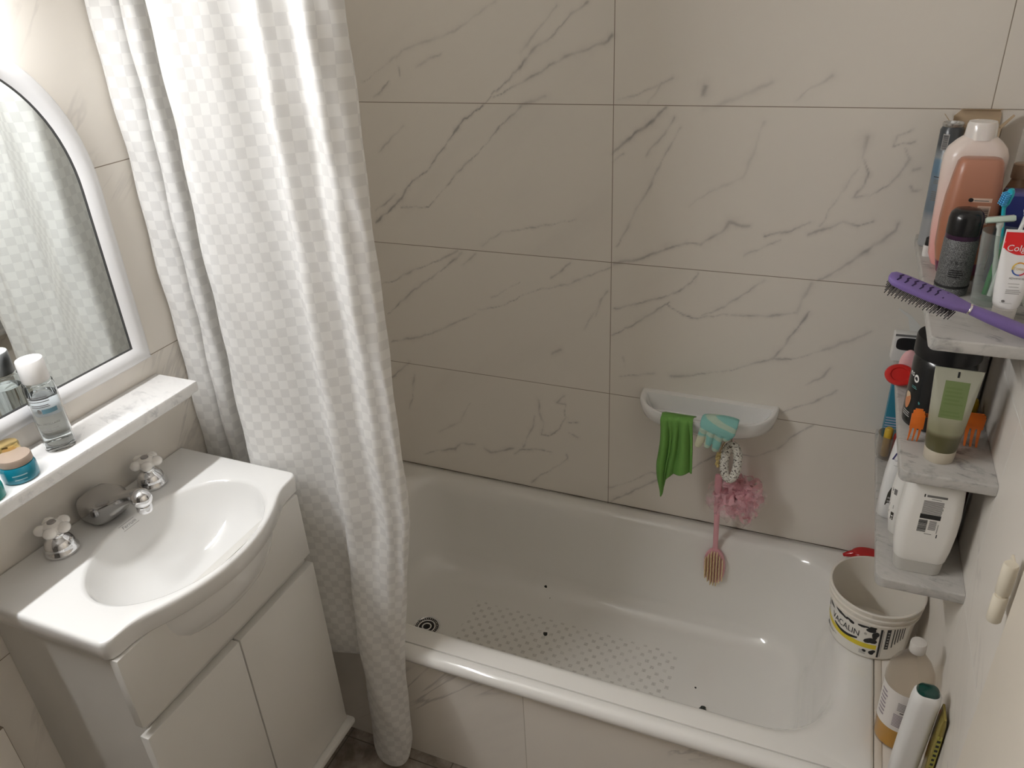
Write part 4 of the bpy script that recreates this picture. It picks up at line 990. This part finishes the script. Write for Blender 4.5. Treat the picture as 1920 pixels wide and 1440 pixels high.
for k in range(19):
    for q in range(5):
        s_, w_ = .106 + k * .0056, (q - 2) * .0066 + (.0015 if k % 2 else -.0015)
        tube(bm, [HM @ Vector((s_, w_, .006)), HM @ Vector((s_ + .002, w_ * 1.08, .0225))], [.0010, .0007], 5)
        sphere(bm, HM @ Vector((s_ + .002, w_ * 1.08, .0228)), .0009, u=6, v=4)
link('bristles', bm, mat('dark_bristle', (.010, .007, .012), .5), hb, smooth=False)

# --- middle shelf
t = thing('cream_jar', 'wide black jar with a black screw lid on the middle shelf', 'jar', (1.4755, 1.438, Z2))
pf = [(.048, 0), (.0515, .002), (.0525, .010), (.0525, .125), (.050, .135), (.0465, .140)]
bm = bmesh.new(); lathe(bm, pf, 56); link('jar_body', bm, mat('jar_black', (.012, .013, .014), .22, coat=.2, vary=0), t)
bm = bmesh.new()
V = loft(bm, [circ(0, 0, z, r, n=120) for r, z in ((.0500, .138), (.0545, .140), (.0550, .142), (.0550, .172), (.0535, .1755), (.046, .1765))])
link('jar_lid', bm, mat('lid_black', (.010, .010, .011), .35, vary=0), t)
p = Print(lathe_surf(pf, -PI / 2 - .75)); p.blob(-.012, .098, .0062, .0075, WHITE, irr=.03); p.blob(-.012, .098, .003, .004, BLACK, .0008, irr=.2)
p.text('es', -.026, .104, .016, WHITE); p.blob(-.024, .048, .009, .015, mat('peach_print', (.55, .22, .10), .4), irr=.1); p.blob(-.026, .060, .006, .007, mat('cream_print', (.65, .50, .34), .4), .0007); p.lines(-.032, -.010, .018, .030, 3, MIDGREY); p.lines(-.020, -.005, .078, .084, 2, mat('teal_print', (.08, .25, .24), .4)); p.blob(.004, .055, .002, .0025, mat('teal_print', (.08, .25, .24), .4)); p.done('jar_lettering', t)

t = thing('gel_tube', 'translucent green gel tube standing on its cap at the front of the middle shelf', 'tube', (1.479, 1.3105, Z2), -.04)
rg_ = [(.0225, .0245, .0240, .0235), (.030, .0258, .0250, .0245), (.070, .0290, .0215, .0212), (.110, .0320, .0145, .0143), (.150, .0348, .0060, .0059), (.163, .0357, .0020, .0019), (.172, .0360, .0011, .0010)]
bm = bottle_rr(rg_, 10)
m, nt, b, out = newmat('gel_plastic'); N = NB(nt)
zz = N.sep(N.objco())[2]
N.lk(N.mix(N.maprange(zz, .050, .062), (.115, .105, .045), N.mix(N.maprange(zz, .062, .12), (.33, .32, .20), (.50, .50, .40))), b.inputs['Base Color'])
b.inputs['Roughness'].default_value = .28; b.inputs['Transmission Weight'].default_value = .25; b.inputs['Coat Weight'].default_value = .2
link('tube_body', bm, m, t, sharp=60)
bm = bmesh.new(); lathe(bm, [(.0232, 0), (.0240, .001), (.0248, .021), (.0238, .0225)], 44); link('tube_cap', bm, mat('milky_tan_cap', (.50, .45, .36), .3, coat=.2), t)
p = Print(front_surf(rg_)); p.rect(-.017, .019, .088, .152, mat('leaf_green_print', (.15, .20, .075), .45)); p.rect(-.0015, .0015, .158, .168, BLACK); p.lines(-.014, .015, .112, .145, 5, mat('leaf_green_dark', (.125, .175, .06), .45), .0006); p.lines(-.014, .015, .092, .104, 2, mat('leaf_green_dark', (.125, .175, .06), .45), .0006); p.done('tube_lettering', t)

t = thing('claw_clip', 'orange plastic hair claw clip standing behind the gel tube', 'hair clip', (1.487, 1.3605, Z2))
orm = mat('orange_plastic', (.72, .16, .015), .3, vary=.05)
for s_ in (-1, 1):
    bm = bmesh.new()
    x0, x1 = (-.058, -.036) if s_ < 0 else (.014, .060)
    P = [(x0 + .006, .0665), (x0 + .001, .060), (x0, .045), (x0 - .001, .028)] if s_ < 0 else [(x0, .0665)]
    yb = -.006 if s_ < 0 else .003
    def arcx(x, z): return yb + .010 * (1 - ((z - .035) / .035) ** 2) * s_
    nn = 3 if s_ < 0 else 5
    def strip(xa, xb, za, zb, seg_=6, tap=0.):
        rings = []
        for i in range(seg_ + 1):
            f = i / seg_; z = za + (zb - za) * f; sh = tap * f
            a, c_ = xa + sh, xb - sh; yy = arcx(0, z)
            rings.append([(a, yy - .0014, z), (c_, yy - .0014, z), (c_, yy + .0014, z), (a, yy + .0014, z)])
        loft(bm, rings)
    strip(x0, x1, .032, .058); strip(x0 + .002, x1 - .002, .058, .064); strip(x0 + .005, x1 - .005, .064, .067, 2)
    tw_ = (x1 - x0) / nn
    for k in range(nn): strip(x0 + k * tw_ + .0008, x0 + (k + 1) * tw_ - .0022, .033, .0008, 8, tw_ * .16)
    link('clip_jaw', bm, orm, t, smooth=False)
bm = bmesh.new(); tube(bm, [(-.040, .0, .052), (.018, .0, .052)], .004, 12); link('spring_barrel', bm, mat('clip_spring', (.50, .12, .02), .4), t)

t = thing('ointment_box', 'white box with a black oval panel on the middle shelf behind the jar', 'box', (1.4420, 1.700, Z2), .08)
bm = bmesh.new(); box(bm, -.035, .022, -.012, .012, 0, .064, .002); link('box_body', bm, mat('box_white', (.72, .71, .69), .4), t)
p = Print(lambda u, v, l: (u, -.012 - l, v)); p.poly([(-.030 + .046 * (.5 + .5 * math.copysign(abs(math.cos(a)) ** .55, math.cos(a))), .0415 + .0145 * math.copysign(abs(math.sin(a)) ** .55, math.sin(a))) for a in np.linspace(0, 2 * PI, 28, endpoint=False)], BLACK); p.rect(-.034, .021, .0585, .0635, GREY); p.done('box_lettering', t)
t = thing('paper_leaflet', 'thin white folded leaflet sticking out above the black oval box', 'leaflet', (1.4500, 1.7150, Z2))
bm = bmesh.new(); V = [bm.verts.new(p_) for p_ in [(-.014, 0, .0), (.004, 0, .0), (.004, .001, .075), (-.018, 0, .098), (-.042, -.002, .112), (-.044, -.002, .109), (-.022, 0, .092), (-.013, 0, .06)]]; bm.faces.new(V)
o = link('leaflet_sheet', bm, mat('leaflet_white', (.75, .74, .71), .6), t, smooth=False); md = o.modifiers.new('t', 'SOLIDIFY'); md.thickness = .0012
t = thing('plastic_disc', 'round red plastic screw top propped up behind the black jar', 'lid', (1.424, 1.560, Z2), 0, rot=(0, 0, 0))
bm = bmesh.new(); prf = [(.0, .0022), (.0165, .0022), (.0175, .0004), (.0205, .0), (.0265, .0012), (.0285, .005), (.0280, .0075), (.0255, .0078), (.0240, .0045), (.0185, .0035), (.0, .003)]
lathe(bm, prf, 40, cap0=False, cap1=False); bmesh.ops.transform(bm, matrix=Matrix.Translation((-.004, 0, .030)) @ Matrix.Rotation(math.radians(52 - 180), 4, 'X') @ Matrix.Rotation(.0, 4, 'Z') @ Matrix.Scale(.80, 4, (0, 1, 0)), verts=bm.verts[:])
link('lid_disc', bm, mat('red_plastic', (.55, .022, .018), .3), t)
t = thing('pink_soap', 'pale pink rounded soap bar leaning between the red lid and the black jar', 'soap', (1.4345, 1.5985, Z2))
bm = bmesh.new(); sphere(bm, (0, 0, .034), .018, .0110, .0345, 24, 16); link('soap_bar', bm, mat('pink_soap', (.74, .43, .44), .5, sss=.2), t)
t = thing('reflection_bottle', 'plain white bottle standing against the right wall behind the gel tube', 'bottle', (1.5380, 1.5600, Z2))  # added bottle shape, takes the place of a pale reflection on the wall
rg_ = [(0, .022, .026, .012), (.003, .0245, .028, .014), (.13, .0255, .029, .015), (.150, .022, .025, .014), (.158, .014, .014, .013)]
bm = bottle_rr(rg_); link('bottle_body', bm, mat('reflection_bluish_white', (.66, .68, .72), .3), t); bm = bmesh.new(); lathe(bm, [(.0135, .158), (.014, .160), (.014, .184), (.012, .186)], 28); link('bottle_cap', bm, mat('cap_white2', (.7, .7, .7), .35), t)
t = thing('teal_carton', 'teal cardboard medicine carton at the back of the middle shelf', 'carton', (1.513, 1.655, Z2), .0)
bm = bmesh.new(); box(bm, -.030, .030, -.022, .022, 0, .120, .0006); link('carton_body', bm, mat('teal_card', (.012, .17, .24), .35), t)
p = Print(lambda u, v, l: (-.030 - l, u, v)); p.rect(-.012, .012, .022, .048, mat('lilac_print', (.42, .46, .62), .5)); p.lines(-.010, .010, .026, .045, 4, mat('teal_card', (.012, .17, .24), .35), .0006); p.done('carton_lettering', t)
t = thing('yellow_pot', 'small yellow plastic pot on the middle shelf beside the gel tube', 'pot', (1.5440, 1.5000, Z2))
bm = bmesh.new(); lathe(bm, [(.011, 0), (.0125, .002), (.0125, .018), (.010, .026), (.004, .029)], 28); link('cap_shell', bm, mat('yellow_plastic', (.56, .42, .02), .35), t)

# --- lower shelf
t = thing('shampoo_bottle', 'white shampoo bottle with a barcode standing on its grey cap, front of the lowest shelf', 'bottle', (1.4855, 1.3015, Z3), .02)
rg_ = [(.0285, .0415, .0215, .017), (.031, .0435, .0225, .018), (.055, .0470, .0240, .019), (.095, .0500, .0255, .020), (.130, .0500, .0262, .020), (.165, .0480, .0258, .020), (.195, .0455, .0245, .019), (.204, .0425, .0215, .017), (.207, .038, .017, .014)]
bm = bottle_rr(rg_, 10); link('bottle_body', bm, mat('shampoo_white', (.80, .785, .75), .28, coat=.2, vary=.01), t, sharp=55)
rc = [(0, .0375, .0185, .015), (.0015, .0395, .020, .016), (.012, .0405, .0208, .0165), (.028, .0415, .0215, .017), (.0285, .040, .020, .016)]
bm = bottle_rr(rc, 10); link('bottle_cap', bm, mat('grey_cap', (.50, .485, .45), .35), t)
fs_ = front_surf(rg_); p = Print(lambda u, v, l: fs_(u - .002, v + .010, l)); p.lines(-.012, .020, .1645, .169, 1, GREY, gap=1., ragged=0); p.rect(-.0165, -.0145, .164, .170, BLACK); p.lines(-.004, .012, .1605, .1625, 1, GREY)
p.lines(-.015, .018, .130, .158, 11, GREY, gap=.62, ragged=.06); p.rect(-.016, .017, .119, .129, BLACK); p.barcode(-.016, -.002, .090, .117, BLACK, upright=False, n=18); p.lines(.001, .013, .096, .117, 8, GREY, gap=.6, ragged=.05); p.rect(.015, .0165, .090, .110, MIDGREY); p.lines(-.003, .009, .0855, .088, 1, GREY); p.rect(.0165, .018, .080, .088, BLACK); p.done('bottle_lettering', t)

t = thing('shampoo_bottle', 'white shampoo bottle printed with a dark emblem, behind the barcoded bottle', 'bottle', (1.4730, 1.3660, Z3), -.12)
rg_ = [(.026, .036, .019, .015), (.029, .0385, .021, .016), (.07, .0445, .0235, .018), (.12, .0465, .0245, .019), (.165, .0430, .0235, .018), (.208, .036, .020, .016), (.216, .031, .016, .013)]
bm = bottle_rr(rg_, 10); link('bottle_body', bm, mat('shampoo_white', (.80, .785, .75), .28), t, sharp=55)
bm = bottle_rr([(0, .030, .0155, .013), (.0015, .033, .017, .014), (.0255, .036, .019, .015)], 9); link('bottle_cap', bm, mat('grey_cap', (.50, .485, .45), .35), t)
p = Print(front_surf(rg_)); p.rect(-.044, -.036, .118, .130, GREY); p.rect(-.044, -.037, .086, .094, BLACK); p.rect(-.0435, -.034, .060, .078, mat('emblem_dark', (.05, .045, .035), .4)); p.done('bottle_lettering', t)

t = thing('body_wash_bottle', 'white bottle with a curly blue letter and a dark emblem on the lowest shelf', 'bottle', (1.4555, 1.4550, Z3), -.05)
rg_ = [(0, .034, .019, .015), (.004, .0385, .022, .017), (.05, .0385, .0230, .018), (.10, .0370, .0225, .018), (.16, .0315, .020, .017), (.218, .025, .016, .013), (.226, .021, .013, .011)]
bm = bottle_rr(rg_, 10); link('bottle_body', bm, mat('wash_white', (.78, .775, .765), .28, coat=.2, vary=.01), t, sharp=55)
p = Print(front_surf(rg_)); ink = mat('blue_ink', (.03, .025, .10), .4); p.text('D', -.0225, .146, .026, ink, .0006, shear=.3); p.rect(-.025, -.009, .128, .1288, MIDGREY)
em = [(-.027, .034), (-.012, .034), (-.012, .078), (-.015, .083), (-.021, .078), (-.025, .064)]; p.poly(em, mat('emblem_dark', (.05, .045, .035), .4)); p.rect(-.024, -.015, .043, .047, MIDGREY, .0007); p.rect(-.024, -.015, .051, .055, MIDGREY, .0007); p.blob(-.014, .068, .004, .007, MIDGREY, .0007); p.done('bottle_lettering', t)

t = thing('teal_carton', 'tall teal carton with lilac stripes standing on the lowest shelf, seen beside the middle shelf', 'carton', (1.4560, 1.7700, Z3))
bm = bmesh.new(); box(bm, -.0275, .024, -.016, .016, 0, .2120, .0006); link('carton_body', bm, mat('teal_card_light', (.03, .22, .33), .4), t)
p = Print(lambda u, v, l: (u, -.016 - l, v)); li = mat('lilac_print', (.42, .46, .62), .5)
for k in range(5): p.rect(-.0265, .02, .030 + k * .007, .0335 + k * .007, li)
p.done('carton_lettering', t)
t = thing('plastic_cup', 'translucent pale cup at the back of the lowest shelf holding red and yellow bits', 'cup', (1.4400, 1.6800, Z3))
bm = bmesh.new(); lathe(bm, [(.022, 0), (.0235, .002), (.0270, .060), (.0262, .060), (.0225, .004), (.003, .003)], 36); link('cup_wall', bm, clear_mat('milky_cup', (.80, .76, .70), .22), t)
t = thing('yellow_tube', 'slim yellow tube standing in the translucent cup', 'tube', (1.4340, 1.6760, Z3 + .004))
bm = bmesh.new(); lathe(bm, [(.0085, 0), (.009, .001), (.009, .068), (.006, .072)], 24); link('tube_body', bm, mat('yellow_tube', (.60, .40, .04), .4), t)
t = thing('red_tube', 'dark red tube standing in the translucent cup beside the yellow one', 'tube', (1.4520, 1.6700, Z3 + .004))
bm = bmesh.new(); lathe(bm, [(.007, 0), (.0075, .001), (.0075, .060), (.005, .064)], 24); link('tube_body', bm, mat('dark_red_tube', (.28, .025, .02), .4), t)
t = thing('dark_bottle', 'dark red brown bottle on the lowest shelf against the right wall', 'bottle', (1.5405, 1.420, Z3))
rg_ = [(0, .019, .019, .015), (.003, .021, .021, .016), (.13, .021, .021, .016), (.15, .015, .015, .014)]
bm = bottle_rr(rg_); link('bottle_body', bm, mat('dark_red_bottle', (.085, .014, .012), .25, coat=.2), t); bm = bmesh.new(); lathe(bm, [(.0125, .150), (.013, .152), (.012, .175), (.010, .177)], 28); link('bottle_cap', bm, mat('dark_red_cap', (.16, .02, .018), .35), t)

# --- tub corner: bucket, bottles
t = thing('plastic_bucket', 'empty white food bucket with cow spots and a yellow stripe on the tub corner', 'bucket', (1.4600, 1.512, ZD), -.10); t.scale = (1., 1., 1.14)
bp = mat('bucket_plastic', (.74, .70, .63), .35, sss=.1, vary=.02)
RB_, RT_, HB_ = .0845, .0965, .128
prof = [(RB_ - .004, 0), (RB_, .003), (RT_ - .005, .094), (RT_ + .0005, .0945), (RT_ + .0010, .099), (RT_ - .0035, .1000), (RT_ - .0030, .107), (RT_ + .0020, .1075), (RT_ + .0030, .113), (RT_ - .0010, .114), (RT_, .122), (RT_ + .0035, .1225), (RT_ + .0042, .1265), (RT_ + .002, HB_), (RT_ - .001, .1275), (RT_ - .0022, .122), (RT_ - .0075, .094), (RB_ - .004, .005), (.02, .004), (.001, .004)]
bm = bmesh.new(); lathe(bm, prof, 90, cap1=False); link('bucket_wall', bm, bp, t, sharp=50)
oprof = [(RB_, .003), (RT_ - .005, .094)]
S_ = lathe_surf(oprof, -PI / 2 - .25)
p = Print(S_); lb = mat('bucket_label', (.78, .755, .70), .35); ye = mat('yellow_stripe', (.72, .58, .03), .4)
p.rect(-.115, .115, .006, .093, lb, .0003)
n = 40
for i in range(n):
    u0, u1 = -.112 + .155 * i / n, -.112 + .155 * (i + 1) / n
    def yb_(u): return .030 + .012 * ((u + .02) / .09) ** 2 * (1 if u < .0 else .15)
    p.poly([(u0, yb_(u0)), (u1, yb_(u1)), (u1, yb_(u1) + .012), (u0, yb_(u0) + .012)], ye, .0006)
p.text('VACALIN', -.032, .062, .0215, BLACK, .0010, squash=.84); p.text('®', .017, .068, .008, BLACK, .001)
ban = [(-.060 + .062 * k / 14, .0475 + .004 * (k / 7 - 1) ** 2) for k in range(15)] + [(.002 - .062 * k / 14, .0475 - .007 * (1 - (k / 7 - 1) ** 2)) for k in range(15)]
p.poly(ban, BLACK, .0008)
for u, v, a, b_, r_ in ((-.080, .080, .010, .004, -.3), (-.045, .0855, .016, .0045, -.25), (-.018, .0835, .009, .004, -.1), (.010, .0855, .012, .003, 0), (.028, .083, .012, .007, .2), (.037, .069, .007, .010, .3), (.029, .0525, .011, .009, .3), (.036, .022, .007, .006, 0), (-.098, .072, .006, .009, 0), (-.105, .045, .004, .008, 0), (-.090, .020, .004, .006, 0)): p.blob(u, v, a, b_, BLACK, .0008, rot=r_)
p.rect(.046, .0505, .010, .088, BLACK, .0008, nu=1); p.rect(.052, .0535, .012, .085, MIDGREY, .0008, nu=1); p.rect(.059, .0675, .034, .089, BLACK, .0008)
for k in range(6): p.rect(.0615, .0655, .038 + k * .008, .041 + k * .008, MIDGREY, .0010)
for k, (h0) in enumerate((.05, .058, .062, .066, .068)): p.rect(.0735 + k * .0062, .0760 + k * .0062, h0 - .012, .0895, BLACK, .0008, nu=1)
p.lines(.010, .026, .013, .024, 4, MIDGREY, .0008); p.blob(.020, .0225, .004, .0035, BLACK, .001, irr=.1); p.lines(-.085, -.050, .018, .021, 1, GREY, .0008); p.text('Dulce de leche', -.066, .0225, .006, GREY, .0008)
p.done('bucket_label', t)

t = thing('red_scoop', 'red plastic scoop lying on the back tub rim behind the bucket', 'scoop', (1.452, 1.768, .3835))
bm = bmesh.new(); sphere(bm, (.006, 0, .022), .044, .024, .0215, 28, 18)
for v in bm.verts:
    if v.co.z > .032: v.co.z = .032 + (v.co.z - .032) * .2
tube(bm, [(-.030, -.002, .022), (-.044, -.004, .018), (-.054, -.005, .013)], [.010, .0075, .004], 12)
link('scoop_body', bm, mat('scoop_red', (.42, .008, .010), .25, coat=.2), t)

t = thing('dish_soap_bottle', 'clear bottle a third full of amber liquid, standing in front of the bucket', 'bottle', (1.5155, 1.240, ZD), 0, rot=(0, -.012, 0))
BODY = [(.038, 0), (.0425, .003), (.0430, .02), (.0430, .165), (.0405, .185), (.032, .205), (.0205, .222), (.0145, .232), (.0135, .240)]
inn = [(r - .0016, z + .0012) for r, z in BODY[:-1]] + [(.0118, .240)]
bm = bmesh.new(); lathe(bm, BODY + inn[::-1], 56, cap0=True, cap1=True); link('bottle_wall', bm, clear_mat('clear_plastic', (.90, .875, .84), .07), t, sharp=50)
bm = bmesh.new(); lathe(bm, [(.0360, .0018), (.0402, .0045), (.0408, .02), (.0408, .064), (.0402, .0645)], 56)
link('amber_liquid', bm, mat('amber_liquid', (.70, .38, .012), .10, coat=.3, vary=.08), t)
bm = bmesh.new(); lathe(bm, [(.0138, .236), (.0146, .2375), (.0142, .257), (.0130, .2590), (.004, .2600)], 36); link('bottle_cap', bm, mat('milky_grey_cap', (.62, .59, .55), .25, coat=.2), t)
ls = lathe_surf([(.0430, .02), (.0430, .165)], -PI / 2 - .10); p = Print(ls); lw = mat('paper_label', (.74, .70, .66), .5)
p.rect(-.062, .066, .056, .155, lw, .0004); p.blob(.022, .143, .014, .005, RED, .0008, irr=.05); p.text('Aloe', .022, .143, .008, WHITE, .0012)
p.lines(-.012, .050, .112, .134, 6, mat('label_grey', (.30, .27, .27), .5), .0008, .6, .08); p.rect(-.006, .050, .106, .1085, BLACK, .0008); p.lines(-.016, .048, .068, .102, 9, mat('label_mauve', (.30, .25, .28), .5), .0008, .6, .05); p.lines(-.052, -.034, .075, .145, 7, mat('label_mauve', (.30, .25, .28), .5), .0008, .45, .2); p.done('bottle_label', t)
t = thing('roll_on_bottle', 'white bottle with a dark green cap leaning at the front of the tub deck', 'bottle', (1.5190, 1.140, ZD), 0, rot=(.0, .03, .08))
rg_ = [(0, .019, .014, .011), (.003, .0215, .0165, .013), (.06, .0235, .0185, .015), (.13, .0240, .0190, .016), (.190, .0238, .0190, .0165), (.222, .0240, .0192, .017), (.236, .0225, .0178, .016), (.240, .0200, .0155, .014)]
bm = bottle_rr(rg_, 10); link('bottle_body', bm, mat('roll_white', (.78, .775, .76), .3, coat=.15, vary=.01), t, sharp=55)
gd = mat('bottle_green', (.004, .045, .035), .18, coat=.5, vary=0)
bm = bmesh.new(); loft(bm, [rrect(0, .0005, hx_, hy_, r_, z, 9) for z, hx_, hy_, r_ in ((.236, .0192, .0150, .0135), (.2425, .0188, .0147, .013), (.2465, .0165, .0125, .011), (.2485, .011, .008, .007))]); link('bottle_cap', bm, gd, t)
t = thing('gold_tube', 'slim olive gold tube standing behind the green capped bottle against the wall', 'tube', (1.5570, 1.1300, ZD), 0)
bm = bmesh.new(); loft(bm, [rrect(0, 0, .0065, .0165, .006, 0, 6), rrect(0, 0, .0070, .0175, .0065, .003, 6), rrect(0, 0, .0068, .0185, .006, .140, 6), rrect(0, 0, .0050, .0190, .0045, .195, 6), rrect(0, 0, .002, .0192, .0015, .212, 6)]); link('tube_body', bm, mat('olive_gold', (.30, .24, .06), .25, .4), t)
p = Print(lambda u, v, l: (u, -.0184 - l, v)); p.rect(-.004, .004, .05, .17, mat('gold_green', (.35, .33, .06), .4)); p.lines(-.003, .003, .055, .165, 9, BLACK, .0006); p.done('tube_lettering', t)

# ------------------------------------------------------------------ on the ledge under the mirror
ZL = 1.0892
t = thing('toner_bottle', 'clear toner bottle with a white cap standing on the marble ledge', 'bottle', (.0535, .742, ZL))
BODY = [(.0230, 0), (.0248, .002), (.0250, .006), (.0250, .118), (.0235, .126), (.0190, .129), (.0175, .131)]
inn = [(max(r - .0017, .001), z + (.007 if i == 0 else .0015 if i < 3 else 0)) for i, (r, z) in enumerate(BODY)]
bm = bmesh.new(); lathe(bm, BODY + inn[::-1], 48); link('bottle_wall', bm, mat('clear_bottle', (.95, .97, .97), .03, trans=1., ior=1.2, vary=0), t)
bm = bmesh.new(); lathe(bm, [(.0205, .0075), (.0226, .0095), (.0228, .104), (.0220, .1045)], 44); link('toner_liquid', bm, mat('toner_liquid', (.93, .96, .97), .03, trans=1., ior=1.25, vary=0), t)
bm = bmesh.new(); lathe(bm, [(.0205, .129), (.0212, .130), (.0212, .1665), (.0203, .1685), (.010, .169)], 44); link('bottle_cap', bm, mat('cap_white', (.84, .83, .82), .35), t)
p = Print(lathe_surf([(.025, .006), (.025, .118)], -PI / 2 + .75)); tl = mat('toner_teal', (.12, .24, .30), .4)
p.lines(-.020, .020, .098, .110, 3, GREY, .0004, .4, .4); p.rect(-.002, .022, .076, .084, tl, .0004); p.blob(-.006, .081, .0035, .0035, GREY, irr=.2); p.lines(-.016, .018, .088, .094, 2, GREY, .0004, .5, .4); p.text('EAU MICELLAIRE', 0, .056, .0052, GREY); p.lines(-.018, .016, .040, .050, 3, MIDGREY, .0004, .35, .4); p.done('bottle_lettering', t)
bm = None
t = thing('serum_bottle', 'small glass bottle with a faceted gold cap on the marble ledge', 'bottle', (.0450, .6620, ZL))
bm = bmesh.new(); lathe(bm, [(.0195, 0), (.0215, .002), (.0215, .022), (.0190, .026), (.0165, .028)], 40); link('bottle_body', bm, mat('serum_glass', (.55, .52, .47), .08, trans=.6, ior=1.3, coat=.3), t)
bm = bmesh.new(); loft(bm, [circ(0, 0, z, r, n=12) for r, z in ((.0165, .028), (.0175, .029), (.0175, .048), (.0165, .0505), (.008, .051))]); link('gold_cap', bm, mat('gold_metal', (.75, .55, .22), .16, 1., vary=0), t, sharp=15)
t = thing('cream_pot', 'turquoise cream pot with a taupe lid on the marble ledge', 'jar', (.0765, .6480, ZL))
bm = bmesh.new(); lathe(bm, [(.0240, 0), (.0268, .002), (.0278, .010), (.0272, .024), (.0255, .029), (.022, .030)], 48); link('pot_body', bm, mat('turquoise_glass', (.008, .20, .29), .12, coat=.5), t)
bm = bmesh.new(); lathe(bm, [(.0235, .030), (.0252, .0305), (.0252, .0405), (.0242, .0425), (.012, .043)], 48); link('pot_lid', bm, mat('taupe_lid', (.34, .265, .21), .4), t)
p = Print(lathe_surf([(.0268, .002), (.0278, .010), (.0272, .024)], -PI / 2 + .95)); pw = mat('pale_teal_print', (.35, .55, .60), .4); p.lines(-.010, .012, .016, .020, 1, pw, .0006, .5, 0); p.lines(-.008, .010, .009, .013, 1, pw, .0006, .4, 0); p.done('pot_lettering', t)
t = thing('teal_bottle', 'teal green bottle at the left edge of the marble ledge', 'bottle', (.0830, .5860, ZL))
bm = bmesh.new(); lathe(bm, [(.020, 0), (.023, .002), (.0235, .020), (.0225, .026), (.018, .031)], 40); link('bottle_body', bm, mat('teal_green_plastic', (.015, .24, .22), .3, coat=.2), t)
bm = bmesh.new(); lathe(bm, [(.0195, .029), (.0195, .044), (.017, .046)], 36); link('bottle_cap', bm, mat('teal_dark_cap', (.02, .17, .17), .35), t)
# ------------------------------------------------------------------ light, camera
lamp = thing('wall_lamp', 'white tube light on the wall above the arched mirror', 'lamp', (0, .42, 1.885))
bm = bmesh.new(); box(bm, .001, .036, -.45, .45, -.02, .03, .004)
for y in (-.436, .436): box(bm, .03, .088, y - .012, y + .012, -.018, .018, .003)
link('lamp_housing', bm, mat('lamp_white', (.82, .82, .82), .4), lamp)
bm = bmesh.new(); tube(bm, [(.072, y, 0) for y in np.linspace(-.424, .424, 12)], .0135, 20); link('light_tube', bm, mat('lit_tube', (.9, .9, .9), .3, emis=((.985, .99, 1.), LAMP), vary=0), lamp)
w = bpy.data.worlds.new('World'); scene.world = w; w.use_nodes = True
w.node_tree.nodes['Background'].inputs[0].default_value = (.02, .02, .02, 1)
cam = bpy.data.cameras.new('camera'); co = bpy.data.objects.new('camera', cam); C.objects.link(co)
M = ((0.922878, 0.141232, -0.358259), (0.382191, -0.4499, 0.807168), (-0.047183, -0.881841, -0.469181))
m4 = Matrix.Identity(4)
for i in range(3):
    m4[i][0] = M[i][0]; m4[i][1] = -M[i][1]; m4[i][2] = -M[i][2]
m4[0][3], m4[1][3], m4[2][3] = 1.2564, 0., 1.782
co.matrix_world = m4
cam.sensor_fit = 'HORIZONTAL'; cam.sensor_width = 36.; cam.lens = 36. * 1443.6 / 1920.; cam.clip_start = .01; cam.clip_end = 20
scene.camera = co
vs = scene.view_settings
vs.view_transform = 'Standard'; vs.look = 'None'; vs.gamma = 1.; vs.exposure = EXPO; vs.use_curve_mapping = False
scene.display_settings.display_device = 'sRGB'
scene.cycles.max_bounces = 10; scene.cycles.diffuse_bounces = 6; scene.cycles.transmission_bounces = 10; scene.cycles.transparent_max_bounces = 16
scene.cycles.caustics_reflective = False; scene.cycles.caustics_refractive = False
scene.cycles.sample_clamp_indirect = 6.
scene.cycles.use_denoising = True
